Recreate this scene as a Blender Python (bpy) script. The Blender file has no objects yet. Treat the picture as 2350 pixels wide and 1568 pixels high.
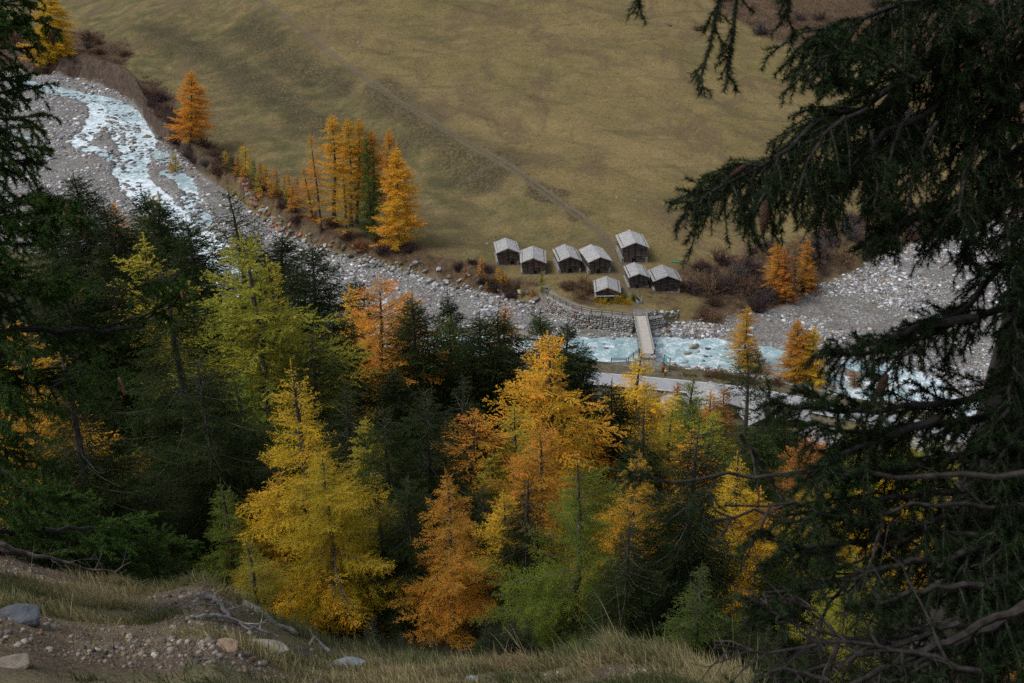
import bpy, math, random
import numpy as np
from mathutils import Vector, Matrix

# ------------------------------------------------------------------ camera, world, sun, exposure
sc = bpy.context.scene
COL = sc.collection
RNG = np.random.default_rng(7)
PITCH = math.radians(25.0)
CAMZ = 90.0
cam_d = bpy.data.cameras.new("camera"); cam = bpy.data.objects.new("camera", cam_d); COL.objects.link(cam)
cam_d.lens = 35; cam_d.sensor_width = 36; cam_d.clip_start = 0.05; cam_d.clip_end = 3000
cam.location = (0, 0, CAMZ); cam.rotation_euler = (math.radians(90) - PITCH, 0, 0)
cam_d.dof.use_dof = True; cam_d.dof.focus_distance = 90; cam_d.dof.aperture_fstop = 7.1
sc.camera = cam
SUN_EL, SUN_AZ = math.radians(56), math.radians(-105)      # azimuth from +Y towards +X
world = bpy.data.worlds.new("World"); sc.world = world; world.use_nodes = True
wn = world.node_tree; bg = wn.nodes["Background"]; bg.inputs[1].default_value = 0.105
sky = wn.nodes.new("ShaderNodeTexSky"); sky.sky_type = 'NISHITA'; sky.sun_disc = False
sky.sun_elevation = SUN_EL; sky.sun_rotation = SUN_AZ; sky.air_density = 1.0; sky.dust_density = 6.0; sky.altitude = 1700
hs = wn.nodes.new("ShaderNodeHueSaturation"); hs.inputs['Saturation'].default_value = 0.45
wn.links.new(sky.outputs[0], hs.inputs['Color']); wn.links.new(hs.outputs[0], bg.inputs[0])
sd = bpy.data.lights.new("sun", 'SUN'); sd.energy = 1.35; sd.angle = math.radians(24); sd.color = (1.0, .965, .91)
sun = bpy.data.objects.new("sun", sd); COL.objects.link(sun)
sv = Vector((math.sin(SUN_AZ) * math.cos(SUN_EL), math.cos(SUN_AZ) * math.cos(SUN_EL), math.sin(SUN_EL)))
sun.rotation_euler = sv.to_track_quat('Z', 'Y').to_euler(); sun.location = (0, 100, 200)
sc.view_settings.view_transform = 'Standard'; sc.view_settings.look = 'None'
sc.view_settings.exposure = 0.5; sc.view_settings.gamma = 1
sc.cycles.max_bounces = 5; sc.cycles.diffuse_bounces = 3; sc.cycles.glossy_bounces = 2
sc.cycles.transmission_bounces = 2; sc.cycles.caustics_reflective = False; sc.cycles.caustics_refractive = False
sc.cycles.use_adaptive_sampling = True; sc.cycles.adaptive_threshold = 0.015
sc.cycles.use_denoising = False

# ------------------------------------------------------------------ helpers
F = 2350 * 35 / 36.0; CX, CY = 1175.0, 784.0
cp, sp = math.cos(PITCH), math.sin(PITCH)
def ray(px, py):
    a, b = (px - CX), (CY - py)
    return np.array([a, F * cp + b * sp, -F * sp + b * cp]) / F
def PZ(px, py, z=0.0):
    d = ray(px, py); t = (CAMZ - z) / -d[2]; return np.array([0, 0, CAMZ]) + d * t
def PD(px, py, D):
    d = ray(px, py); return np.array([0, 0, CAMZ]) + d / np.linalg.norm(d) * D
def PIX(x, y, z):
    z = z - CAMZ; dep = y * cp - z * sp; up = y * sp + z * cp
    return CX + F * x / dep, CY - F * up / dep
def ss(a, b, x):
    t = np.clip((x - a) / (b - a), 0, 1); return t * t * (3 - 2 * t)
def vnoise(x, y, seed=0):
    x = np.asarray(x, float); y = np.asarray(y, float)
    xi = np.floor(x).astype(np.int64); yi = np.floor(y).astype(np.int64); fx = x - xi; fy = y - yi
    fx = fx * fx * (3 - 2 * fx); fy = fy * fy * (3 - 2 * fy)
    def h(a, b):
        n = (a * 374761393 + b * 668265263 + seed * 974634777) & 0xffffffff
        n = ((n ^ (n >> 13)) * 1274126177) & 0xffffffff
        return ((n ^ (n >> 16)) & 0xffff) / 65535.0
    return (h(xi, yi) * (1 - fx) + h(xi + 1, yi) * fx) * (1 - fy) + (h(xi, yi + 1) * (1 - fx) + h(xi + 1, yi + 1) * fx) * fy
def fbm(x, y, s, o=4, seed=0):
    r = 0; a = .5; t = 0
    for i in range(o):
        r = r + a * vnoise(np.asarray(x) / s + 37.1 * i, np.asarray(y) / s - 11.3 * i, seed + i); t += a; a *= .5; s *= .5
    return r / t - .5
def norm(v): return v / np.maximum(np.linalg.norm(v, axis=-1, keepdims=True), 1e-9)

def mesh_np(name, V, polys, attrs=None, mat=None, smooth=True):
    """polys: list of int arrays (m,k)"""
    me = bpy.data.meshes.new(name); V = np.asarray(V, np.float32)
    me.vertices.add(len(V)); me.vertices.foreach_set('co', V.ravel())
    polys = [np.asarray(p, np.int32) for p in polys if len(p)]
    tot = sum(p.size for p in polys); n = sum(len(p) for p in polys)
    me.loops.add(tot); me.loops.foreach_set('vertex_index', np.concatenate([p.ravel() for p in polys]))
    st = []; o = 0
    for p in polys:
        st.append(o + np.arange(len(p)) * p.shape[1]); o += p.size
    me.polygons.add(n); me.polygons.foreach_set('loop_start', np.concatenate(st).astype(np.int32))
    me.polygons.foreach_set('use_smooth', np.full(n, smooth, bool))
    for k, a in (attrs or {}).items():
        a = np.asarray(a, np.float32)
        if a.ndim == 1:
            at = me.attributes.new(k, 'FLOAT', 'POINT'); at.data.foreach_set('value', a)
        else:
            at = me.attributes.new(k, 'FLOAT_COLOR', 'POINT')
            at.data.foreach_set('color', np.concatenate([a, np.ones((len(a), 4 - a.shape[1]), np.float32)], 1).ravel())
    if mat: me.materials.append(mat)
    me.update(calc_edges=True); me.validate(); return me
def obj(name, me, parent=None, loc=(0, 0, 0), rz=0.0):
    o = bpy.data.objects.new(name, me); COL.objects.link(o); o.location = loc; o.rotation_euler = (0, 0, rz)
    if parent: o.parent = parent
    return o
def tag(o, label=None, cat=None, group=None, kind=None):
    if label: o['label'] = label
    if cat: o['category'] = cat
    if group: o['group'] = group
    if kind: o['kind'] = kind
    return o

class MB:
    """collects boxes, tubes and loose polygons into one mesh"""
    def __init__(s): s.V = []; s.Q = []; s.n = 0
    def add(s, V, Q):
        V = np.asarray(V, float); s.V.append(V); s.Q.append((np.asarray(Q) + s.n)); s.n += len(V)
    def box(s, c, d, rz=0, M=None, jit=0):
        c = np.array(c, float); d = np.array(d, float) / 2
        v = np.array([[x, y, z] for x in (-1, 1) for y in (-1, 1) for z in (-1, 1)], float) * d
        if jit: v = v + RNG.normal(0, jit, v.shape)
        if rz:
            ca, sa = math.cos(rz), math.sin(rz); v = v @ np.array([[ca, sa, 0], [-sa, ca, 0], [0, 0, 1]])
        if M is not None: v = v @ np.asarray(M).T
        s.add(v + c, [[0, 1, 3, 2], [4, 6, 7, 5], [0, 4, 5, 1], [2, 3, 7, 6], [0, 2, 6, 4], [1, 5, 7, 3]])
    def beam(s, a, b, w, h, up=(0, 0, 1)):
        a = np.array(a, float); b = np.array(b, float); t = norm(b - a); u = np.array(up, float)
        r = np.cross(t, u); r = r / max(np.linalg.norm(r), 1e-6); u = np.cross(r, t)
        v = [p + r * x * w / 2 + u * z * h / 2 for p in (a, b) for x, z in ((-1, -1), (1, -1), (1, 1), (-1, 1))]
        s.add(v, [[0, 1, 2, 3], [7, 6, 5, 4], [0, 4, 5, 1], [1, 5, 6, 2], [2, 6, 7, 3], [3, 7, 4, 0]])
    def tube(s, pts, rad, n=8):
        pts = np.array(pts, float); rad = np.broadcast_to(np.array(rad, float), (len(pts),))
        V, Q = tubes(pts[None], rad[None], n); s.add(V, Q)
        k = len(V)
        base = s.n - k
        s.V.append(np.array([pts[0], pts[-1]])); 
        cap = [[base + j, base + (j + 1) % n, s.n, s.n] for j in range(n)] + [[base + k - n + (j + 1) % n, base + k - n + j, s.n + 1, s.n + 1] for j in range(n)]
        s.T = getattr(s, 'T', []) + [[c[0], c[1], c[2]] for c in cap]; s.n += 2
    def build(s, name, mat, parent=None, smooth=False, loc=(0, 0, 0), rz=0.0, attrs=None):
        P = [np.concatenate(s.Q)] if s.Q else []
        if getattr(s, 'T', None): P.append(np.array(s.T))
        me = mesh_np(name, np.concatenate(s.V), P, attrs, mat, smooth)
        return obj(name, me, parent, loc, rz)

def tubes(P, Rr, n=5):
    """P (m,K,3), Rr (m,K)"""
    m, K, _ = P.shape
    T = np.empty_like(P); T[:, 1:-1] = P[:, 2:] - P[:, :-2]; T[:, 0] = P[:, 1] - P[:, 0]; T[:, -1] = P[:, -1] - P[:, -2]
    T = norm(T); ref = np.where(np.abs(T[..., 2:3]) > .8, np.array([1., .1, 0]), np.array([.1, .05, 1.]))
    A = norm(np.cross(T, ref)); B = np.cross(T, A)
    th = np.arange(n) * 2 * math.pi / n
    V = P[:, :, None] + Rr[:, :, None, None] * (A[:, :, None] * np.cos(th)[None, None, :, None] + B[:, :, None] * np.sin(th)[None, None, :, None])
    base = (np.arange(m)[:, None, None] * K + np.arange(K - 1)[None, :, None]) * n
    j = np.arange(n)[None, None]; j2 = (j + 1) % n
    Q = np.stack([base + j, base + j2, base + n + j2, base + n + j], -1).reshape(-1, 4)
    return V.reshape(-1, 3), Q

# ------------------------------------------------------------------ node materials
def new_mat(name, rough=.8, spec=.3):
    m = bpy.data.materials.new(name); m.use_nodes = True; nt = m.node_tree
    b = nt.nodes["Principled BSDF"]; b.inputs['Roughness'].default_value = rough
    b.inputs['Specular IOR Level'].default_value = spec
    return m, nt, b
class NT:
    def __init__(s, nt): s.nt = nt; s.L = nt.links.new
    def n(s, t, **kw):
        x = s.nt.nodes.new(t)
        for k, v in kw.items(): setattr(x, k, v)
        return x
    def inp(s, sock, v):
        if hasattr(v, 'is_linked') or hasattr(v, 'links'): s.L(v, sock)
        else: sock.default_value = v
    def coord(s): return s.n('ShaderNodeTexCoord').outputs['Object']
    def mapped(s, vec, scale=(1, 1, 1), rot=(0, 0, 0)):
        m = s.n('ShaderNodeMapping'); s.L(vec, m.inputs[0]); m.inputs['Scale'].default_value = scale; m.inputs['Rotation'].default_value = rot
        return m.outputs[0]
    def noise(s, vec, scale, detail=4, rough=.55, dist=0):
        m = s.n('ShaderNodeTexNoise'); s.L(vec, m.inputs['Vector']); m.inputs['Scale'].default_value = scale
        m.inputs['Detail'].default_value = detail; m.inputs['Roughness'].default_value = rough; m.inputs['Distortion'].default_value = dist
        return m.outputs['Fac']
    def voro(s, vec, scale, out='Distance', feature='F1'):
        m = s.n('ShaderNodeTexVoronoi'); m.feature = feature; s.L(vec, m.inputs['Vector']); m.inputs['Scale'].default_value = scale
        return m.outputs[out]
    def ramp(s, fac, pts):
        m = s.n('ShaderNodeValToRGB'); s.L(fac, m.inputs[0]); e = m.color_ramp.elements
        while len(e) < len(pts): e.new(.5)
        for a, (p, c) in zip(e, pts):
            a.position = p; a.color = (c if isinstance(c, (tuple, list)) else (c, c, c)) + ((1,) if not isinstance(c, (tuple, list)) or len(c) == 3 else ())
        return m.outputs[0]
    def mix(s, fac, a, b, mode='MIX'):
        m = s.n('ShaderNodeMix'); m.data_type = 'RGBA'; m.blend_type = mode
        s.inp(m.inputs[0], fac)
        for sock, v in ((m.inputs[6], a), (m.inputs[7], b)):
            if isinstance(v, (tuple, list)): sock.default_value = tuple(v)[:3] + (1,)
            else: s.L(v, sock)
        return m.outputs[2]
    def math(s, op, a, b=0.0, clamp=False):
        m = s.n('ShaderNodeMath', operation=op); m.use_clamp = clamp; s.inp(m.inputs[0], a); s.inp(m.inputs[1], b); return m.outputs[0]
    def attr(s, name, out='Fac'):
        m = s.n('ShaderNodeAttribute'); m.attribute_name = name; return m.outputs[out]
    def sep(s, c):
        m = s.n('ShaderNodeSeparateColor'); s.L(c, m.inputs[0]); return m.outputs
    def bump(s, h, strength, dist, bsdf):
        m = s.n('ShaderNodeBump'); m.inputs['Strength'].default_value = strength; m.inputs['Distance'].default_value = dist
        s.L(h, m.inputs['Height']); s.L(m.outputs[0], bsdf.inputs['Normal'])

def foliage_mat(name, hue=.05, trans=.3, lo=.55, hi=.95, spec=.08):
    m, nt, b = new_mat(name, .75, spec); N = NT(nt)
    oi = N.n('ShaderNodeObjectInfo'); t = N.attr('tint')
    h = N.n('ShaderNodeHueSaturation'); N.L(oi.outputs['Color'], h.inputs['Color'])
    N.L(N.math('ADD', .5 - hue * .5, N.math('MULTIPLY', t, hue)), h.inputs['Hue'])
    N.L(N.math('ADD', lo, N.math('MULTIPLY', t, hi)), h.inputs['Value'])
    c = h.outputs[0]; N.L(c, b.inputs['Base Color'])
    tr = N.n('ShaderNodeBsdfTranslucent'); N.L(c, tr.inputs[0])
    mx = N.n('ShaderNodeMixShader'); mx.inputs[0].default_value = trans
    N.L(b.outputs[0], mx.inputs[1]); N.L(tr.outputs[0], mx.inputs[2]); N.L(mx.outputs[0], nt.nodes['Material Output'].inputs[0])
    return m
M_LARCH = foliage_mat('larch_needles', -.06, .34, .50, 1.15)
M_SPRUCE = foliage_mat('spruce_needles', -.05, .18, .16, 1.75, .03)  # low end of the tint range set dark, painting deeper shade between tufts
M_TWIG = foliage_mat('twigs', .03, .1)
M_GRASS = foliage_mat('grass_blades', 0, .3)
def vcol_mat(name, rough=.85, spec=.25, nscale=6, bump=.3):
    m, nt, b = new_mat(name, rough, spec); N = NT(nt); co = N.coord()
    c = N.attr('col', 'Color'); n = N.noise(co, nscale, 5, .6)
    N.L(N.mix(1.0, c, N.ramp(n, [(.3, .68), (.7, 1.22)]), 'MULTIPLY'), b.inputs['Base Color'])
    N.bump(n, bump, .05, b); return m
M_STONE = vcol_mat('river_stone')
def solid_mat(name, c1, c2, scale=3, rough=.85, stretch=(1, 1, 1), bump=.3, bd=.02, detail=5, lo=.35, hi=.65, usecol=False):
    m, nt, b = new_mat(name, rough, .25); N = NT(nt); co = N.mapped(N.coord(), stretch)
    n = N.noise(co, scale, detail, .6); c = N.ramp(n, [(lo, c1), (hi, c2)])
    if usecol:
        oi = N.n('ShaderNodeObjectInfo'); c = N.mix(1.0, c, oi.outputs['Color'], 'MULTIPLY')
    N.L(c, b.inputs['Base Color']); N.bump(n, bump, bd, b); return m
M_BARK = solid_mat('bark', (.03, .024, .02), (.13, .115, .10), 3, stretch=(3, 3, .6), bump=.8, bd=.03)
M_DARKBARK = solid_mat('dark_bark', (.014, .012, .011), (.055, .048, .044), 30, bump=.5, bd=.004)
M_DARKCONE = solid_mat('dark_cone', (.03, .016, .011), (.10, .055, .035), 60, bump=.4, bd=.003)  # darker copy of the cone scales, used on the right spruce
M_DEAD = solid_mat('dead_wood', (.07, .06, .055), (.30, .28, .26), 12, stretch=(1, 1, 1), bump=.5, bd=.01)
M_PALE = solid_mat('bleached_wood', (.16, .145, .13), (.50, .49, .47), 8, bump=.5, bd=.01)
M_CONE = solid_mat('cone_scales', (.13, .065, .035), (.27, .15, .09), 60, bump=.4, bd=.003)
M_ROCK = solid_mat('boulder_rock', (.55, .55, .55), (1.1, 1.08, 1.05), 1.3, bump=.6, bd=.08, lo=.3, hi=.7, usecol=True)
# ------------------------------------------------------------------ terrain shape
near_px = [(-700, 520), (-300, 540), (0, 570), (200, 610), (450, 660), (600, 730), (800, 785), (1000, 812), (1180, 822), (1300, 825), (1400, 832), (1500, 826), (1560, 845), (1700, 862),
           (1800, 880), (1900, 903), (2000, 925), (2180, 958), (2350, 1000), (2700, 1060), (3200, 1100)]
w = np.array([PZ(*p) for p in near_px]); NU = w[:, 0] / w[:, 1]; NY = w[:, 1]
# far bank foot: px, py, height, run
far_px = [(-700, 130, 9, 26), (-200, 150, 10, 26), (0, 165, 10, 26), (122, 176, 10, 28), (195, 186, 12, 28), (268, 215, 12, 28), (300, 232, 12, 26), (322, 259, 12, 26), (342, 293, 10, 22),
          (366, 325, 8, 18), (415, 354, 7, 15), (464, 408, 6, 13), (513, 439, 5.5, 12), (574, 485, 5, 11), (620, 515, 5, 10), (672, 550, 4.8, 9), (740, 580, 4.5, 9), (800, 598, 4.2, 8),
          (900, 622, 4, 8), (1000, 650, 4, 8), (1100, 675, 4, 7), (1200, 703, 4, 6), (1262, 722, 3.8, 3), (1300, 742, 3.6, .9), (1350, 757, 3.5, .7), (1410, 768, 3.5, .7), (1475, 776, 3.5, .7),
          (1496, 778, 3.5, .7), (1525, 762, 3.4, 1.5), (1556, 752, 3.2, 5), (1637, 738, 3, 8), (1700, 731, 3, 9), (1788, 710, 3, 10), (1809, 697, 3, 10), (1849, 683, 3, 10), (1892, 650, 3, 10),
          (1962, 632, 3, 10), (2015, 598, 3, 10), (2122, 550, 3, 12), (2230, 514, 3.5, 14), (2350, 485, 4, 16), (2700, 440, 4, 18), (3200, 400, 4, 18)]
w = np.array([PZ(p[0], p[1]) for p in far_px]); FU = w[:, 0] / w[:, 1]; FY = w[:, 1]
FH = np.array([p[2] for p in far_px], float); FW = np.array([p[3] for p in far_px], float)
o = np.argsort(FU); FU, FY, FH, FW = FU[o], FY[o], FH[o], FW[o]
lip_px = [(-900, 1230, 15), (-300, 1235, 14.5), (0, 1268, 14), (100, 1302, 13.8), (200, 1328, 13.5), (330, 1352, 13), (400, 1345, 12.8), (460, 1332, 12.8), (540, 1380, 12.4), (600, 1425, 12), (680, 1467, 11.8),
          (760, 1502, 11.6), (900, 1520, 11.5), (1000, 1530, 11.3), (1150, 1548, 11), (1240, 1556, 10.8), (1300, 1535, 10.8), (1360, 1528, 10.6), (1500, 1526, 10.4), (1570, 1540, 10.2), (1640, 1580, 9.8),
          (1800, 1660, 9.2), (2400, 1850, 8), (3200, 1950, 7.6)]
w = np.array([PD(*p) for p in lip_px]); LU = w[:, 0] / w[:, 1]; LY = w[:, 1]; LZ = w[:, 2] + np.interp(LU, [-.5, .0, .5], [.16, .24, .22])
TT = np.array([.0, .067, .11, .183, .25, .333, .444, .556, .667, .78, .87, .965, .972, 1.0])
TZ = np.array([82, 74, 69, 61, 54, 47, 38, 28.5, 18, 8.5, 3, 3, 2.8, 0])
WALLTOP = np.array([PZ(a * .57376, b_ * .57376, 3.7) for a, b_ in [(2190, 1187), (2240, 1213), (2300, 1243), (2360, 1255), (2430, 1262), (2500, 1270), (2532, 1274), (2586, 1274), (2610, 1268), (2648, 1262)]])
_wu = WALLTOP[:, 0] / WALLTOP[:, 1]
FU2 = np.concatenate([FU[FU < _wu[0] - .004], _wu, FU[FU > _wu[-1] + .012]])
FY2 = np.concatenate([FY[FU < _wu[0] - .004], WALLTOP[:, 1] + .75, FY[FU > _wu[-1] + .012]])
FH2 = np.interp(FU2, FU, FH); FW2 = np.where((FU2 >= _wu[1]) & (FU2 <= _wu[-1]), .5, np.interp(FU2, FU, FW)); FU, FY, FH, FW = FU2, FY2, FH2, FW2
def Yn(u): return np.interp(u, NU, NY)
def Yb(u): return np.interp(u, FU, FY)
def rise(d): return .045 * d + .00022 * d * d
# channels: (px,py,half width m, foam)
channels = [
 [(60, 192, 5, .4), (110, 205, 6, .5), (150, 216, 6, .5), (210, 226, 6, .6), (262, 242, 5, .5), (298, 266, 4.4, .6), (318, 298, 4, .8), (328, 325, 4, .8), (312, 358, 5, .7), (297, 395, 4.8, .6), (312, 425, 4.5, 1.), (345, 455, 4.5, .9),
  (382, 490, 4.5, .9), (420, 525, 4.5, .9), (470, 560, 4.5, 1.), (515, 592, 4.5, .8), (560, 640, 4.5, .7), (640, 700, 4.5, .7), (770, 745, 4.5, .7), (900, 785, 4.5, .6), (1060, 797, 5, .9), (1190, 798, 5.5, .9),
  (1260, 802, 5, .7), (1340, 803, 5.5, .45), (1420, 806, 6, .42), (1480, 803, 6, .5), (1550, 805, 5.5, .62), (1640, 812, 6, .55), (1720, 822, 6, .4), (1800, 838, 6, .3), (1850, 856, 5, .4), (1905, 880, 3.8, .9),
  (1960, 905, 3.6, .8), (2050, 900, 4, .8), (2120, 915, 4, .8), (2190, 940, 4.5, .9), (2300, 965, 5, .8), (2450, 1000, 5, .8)],
 [(225, 232, 4, .8), (232, 268, 4, .9), (212, 298, 3.2, .9), (183, 322, 3, .9), (200, 340, 2.4, .8), (245, 357, 2.2, .5), (290, 380, 2.5, .6)],
 [(240, 262, 3, .8), (268, 290, 3, .9), (280, 318, 2.6, .9), (300, 345, 3, .9)],
 [(345, 345, 1.8, .5), (372, 362, 2.2, .5), (392, 378, 1.4, .4)],
 [(385, 395, 2.4, .2), (420, 412, 1.8, .4), (438, 440, 1.5, .7), (440, 475, 1.6, .7), (462, 505, 2, .6), (455, 535, 2, .5)],
 [(-60, 300, 2.2, .3), (20, 312, 1.8, .3), (60, 318, 1.4, .2)],
 [(1960, 835, 2, .5), (2050, 850, 2.5, .7), (2120, 880, 2.5, .8)],
]
def seglist():
    S = []
    for ch in channels:
        P = [(PZ(a, b)[:2], c, f) for a, b, c, f in ch]
        for (p, c, f), (q, d, g) in zip(P[:-1], P[1:]): S.append((p, q, c, d, f, g))
    return S
SEGS = seglist()
def channel(x, y):
    """returns normalised distance to water edge (<0 inside) in metres and foam"""
    best = np.full(np.shape(x), 1e3); foam = np.zeros(np.shape(x))
    for p, q, c, d, f, g in SEGS:
        v = q - p; L2 = v @ v
        t = np.clip(((x - p[0]) * v[0] + (y - p[1]) * v[1]) / L2, 0, 1)
        e = np.hypot(x - p[0] - t * v[0], y - p[1] - t * v[1]) - (c + (d - c) * t)
        m = e < best; best = np.where(m, e, best); foam = np.where(m, f + (g - f) * t, foam)
    return best, foam
def poly_sd(x, y, poly):
    """signed distance to polygon, negative inside"""
    poly = np.asarray(poly)[:, :2]; n = len(poly); d = np.full(np.shape(x), 1e9); ins = np.zeros(np.shape(x), bool)
    for i in range(n):
        a = poly[i]; b = poly[(i + 1) % n]; v = b - a
        t = np.clip(((x - a[0]) * v[0] + (y - a[1]) * v[1]) / max(v @ v, 1e-9), 0, 1)
        d = np.minimum(d, np.hypot(x - a[0] - t * v[0], y - a[1] - t * v[1]))
        c = ((a[1] > y) != (b[1] > y)) & (x < (b[0] - a[0]) * (y - a[1]) / ((b[1] - a[1]) if b[1] != a[1] else 1e-9) + a[0])
        ins ^= c
    return np.where(ins, -d, d)
def line_d(x, y, line):
    d = np.full(np.shape(x), 1e9)
    for a, b in zip(line[:-1], line[1:]):
        v = b[:2] - a[:2]; t = np.clip(((x - a[0]) * v[0] + (y - a[1]) * v[1]) / max(v @ v, 1e-9), 0, 1)
        d = np.minimum(d, np.hypot(x - a[0] - t * v[0], y - a[1] - t * v[1]))
    return d
SCARP = None
def H(x, y, fine=True):
    x = np.asarray(x, float); y = np.asarray(y, float); ys = np.maximum(y, .3); u = x / ys
    yn, yb = Yn(u), Yb(u)
    # near hillside
    ye = 180 + (yn - 180) * ss(60, 130, y)
    prof = np.interp(y / ye, TT, TZ)
    hill = prof + fbm(x, y, 14, 3, 5) * 3.2 * ss(14, 30, y) * ss(158, 125, y * 180 / yn)
    ly, lz = np.interp(u, LU, LY), np.interp(u, LU, LZ)
    t = y / ly
    fore = 88.3 + (lz - 88.3) * t - .08 * np.clip(t, 0, 1) ** 8
    fore = fore + fbm(x, y, 2.2, 4, 9) * .30 * ss(0, 3, y)
    beyond = lz - .1 - 1.35 * (y - ly)
    near = np.where(y < ly, fore, np.maximum(beyond, np.where(y < 32, np.minimum(hill, lz - .3 - .75 * (y - ly)), hill)))
    near = np.where(y < ly, near, near + fbm(x, y, 2.2, 4, 9) * .30 * ss(ly + 3, ly, y))
    # far side
    w = (y - yb)
    hb, wb = np.interp(u, FU, FH), np.interp(u, FU, FW)
    wn = w + fbm(x, y, 9, 4, 3) * wb * .9 * (wb > 1)
    far = hb * ss(0, 1, wn / wb) ** .9 + rise(np.maximum(w - wb, 0))
    far = far + fbm(x, y, 60, 3, 21) * 5.0 * ss(20, 120, w) + fbm((x + y) * .9, (x - y) * .35, 13, 3, 22) * 1.9 * ss(15, 60, w) + fbm((x + y) * .9, (x - y) * .3 + fbm(x, y, 30, 2, 28) * 30, 6, 3, 29) * .9 * ss(15, 50, w) + fbm((x + y) * .95, (x - y) * .28, 30, 3, 27) * 4.2 * ss(30, 90, w)
    if SCARP is not None:
        sx = np.interp(y, SCARP[0], SCARP[1]) - x
        far = far - (4.6 * ss(1.5, 20, sx + fbm(x, y, 14, 2, 23) * 8) + .8 * ss(3, -3, np.abs(sx + 1))) * ss(8, 45, w) * ss(222, 250, y)
    # bed
    bed = .45 + fbm(x, y, 18, 3, 31) * 1.0 + ss(0, 40, np.minimum(y - yn, yb - y)) * .25
    if fine: bed = bed + fbm(x, y, 3.0, 3, 32) * .55
    c, _ = channel(x, y)
    inb = (y > yn - 4) & (y < yb + 12)
    bed = np.where(inb, bed + (-.75 - bed) * ss(2.2, -1.0, c + fbm(x, y, 5, 3, 33) * 3.2) * .95, bed)
    bed = np.where(c < -1, np.minimum(bed, -.15 + .5 * np.maximum(fbm(x, y, 3.2, 2, 34), 0) * 2.2 * (np.interp(u, [-.6, -.15, 0, .6], [1.35, 1.1, .7, .8]))), bed)
    h = np.where(y < yn, near, bed)
    k = ss(1.0, .965, y / yn)
    h = np.where((y >= yn), bed, near * k + (near * 0 + bed) * (1 - k))
    h = np.where(y > yb - 2, np.maximum(bed * ss(6, -1, w), 0) * (w < 6) + far, h)
    return h
_T = np.concatenate([np.arange(130, 320, .25), np.arange(320, 1100, .6)])
def G(px, py, tmin=130):
    d = ray(px, py); d = d / np.linalg.norm(d)
    P = np.array([0, 0, CAMZ]) + _T[_T >= tmin][:, None] * d
    h = H(P[:, 0], P[:, 1], False); i = np.argmax(P[:, 2] < h)
    if P[i, 2] >= h[i]: i = len(P) - 1
    p = P[i].copy(); p[2] = h[i]; return p
def GF(px, py):
    d = ray(px, py); d = d / np.linalg.norm(d); T = np.arange(3, 40, .02)
    P = np.array([0, 0, CAMZ]) + T[:, None] * d; h = H(P[:, 0], P[:, 1]); ok = (P[:, 2] < h) | (P[:, 1] > np.interp(P[:, 0] / P[:, 1], LU, LY) - .05); i = np.argmax(ok)
    p = P[i].copy(); p[2] = h[i]; return p

# ------------------------------------------------------------------ world outlines of the zones
track = np.array([G(*p) for p in [(560, -20), (640, 30), (720, 90), (810, 160), (900, 225), (1000, 285), (1100, 345), (1180, 390), (1250, 440), (1320, 490), (1375, 530), (1405, 570), (1420, 620), (1438, 670), (1462, 715), (1474, 728)]])
_o = np.argsort(track[:, 1]); SCARP = (track[_o, 1], track[_o, 0])
track = np.array([G(*p) for p in [(560, -20), (640, 30), (720, 90), (810, 160), (900, 225), (1000, 285), (1100, 345), (1180, 390), (1250, 440), (1320, 490), (1375, 530), (1405, 570), (1420, 620), (1438, 670), (1462, 715), (1474, 728)]])
track2 = np.array([G(*p) for p in [(1140, 380), (1100, 395), (1060, 415), (1050, 425)]])
lanepath = np.array([G(*p) for p in [(1240, 665), (1290, 690), (1330, 705), (1400, 722), (1460, 728)]])
scrub_polys = [[G(*p) for p in pl] for pl in [
 [(-60, 40), (60, 60), (150, 70), (230, 78), (300, 110), (305, 135), (290, 150), (230, 160), (200, 180), (100, 175), (-60, 170)],
 [(320, 165), (360, 190), (400, 215), (440, 290), (500, 330), (560, 390), (640, 440), (700, 480), (740, 510), (880, 545), (960, 560), (1010, 590), (1130, 600), (1140, 640), (1240, 650), (1250, 680), (1180, 690), (1000, 640), (800, 590), (700, 560), (560, 460), (470, 400), (400, 340), (350, 290), (320, 230)],
 [(1640, -40), (1640, 20), (1700, 55), (1760, 95), (1830, 112), (1950, 110), (2050, 150), (2500, 350), (2500, -60)],
 [(1560, 620), (1640, 600), (1720, 580), (1800, 565), (1850, 545), (1900, 515), (2000, 490), (2080, 470), (2350, 455), (2500, 450), (2500, 500), (2240, 520), (2120, 550), (2010, 595), (1960, 632), (1890, 650), (1850, 690), (1720, 735), (1640, 745), (1590, 745), (1570, 700), (1590, 680), (1570, 660)],
 [(1280, 655), (1340, 640), (1370, 680), (1360, 700), (1320, 690)],
]]
scrub_thin = [[G(*p) for p in pl] for pl in [
 [(1480, 640), (1570, 600), (1660, 590), (1600, 720), (1500, 715)], [(2000, 600), (2120, 550), (2300, 520), (2500, 520), (2500, 620), (2150, 640)]]]
heath_lines = [np.array([G(*p) for p in l]) for l in [
 [(330, 60), (450, 110), (600, 200), (700, 260), (800, 310), (900, 340)], [(850, 200), (950, 280), (1050, 350), (1130, 400)], [(560, 60), (700, 160), (800, 200)], [(1180, 385), (1260, 450), (1320, 500)]]]
dirt_fg = [[GF(*p)[:2] for p in pl] for pl in [
 [(-60, 1275), (60, 1292), (130, 1318), (60, 1335), (-60, 1340)], [(330, 1382), (400, 1362), (470, 1350), (540, 1395), (560, 1430), (470, 1440), (380, 1420), (330, 1400)],
 [(-60, 1425), (100, 1425), (300, 1440), (470, 1470), (620, 1530), (680, 1566), (100, 1566), (-60, 1566)], [(1335, 1538), (1400, 1532), (1490, 1535), (1520, 1566), (1340, 1566)]]]
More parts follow.
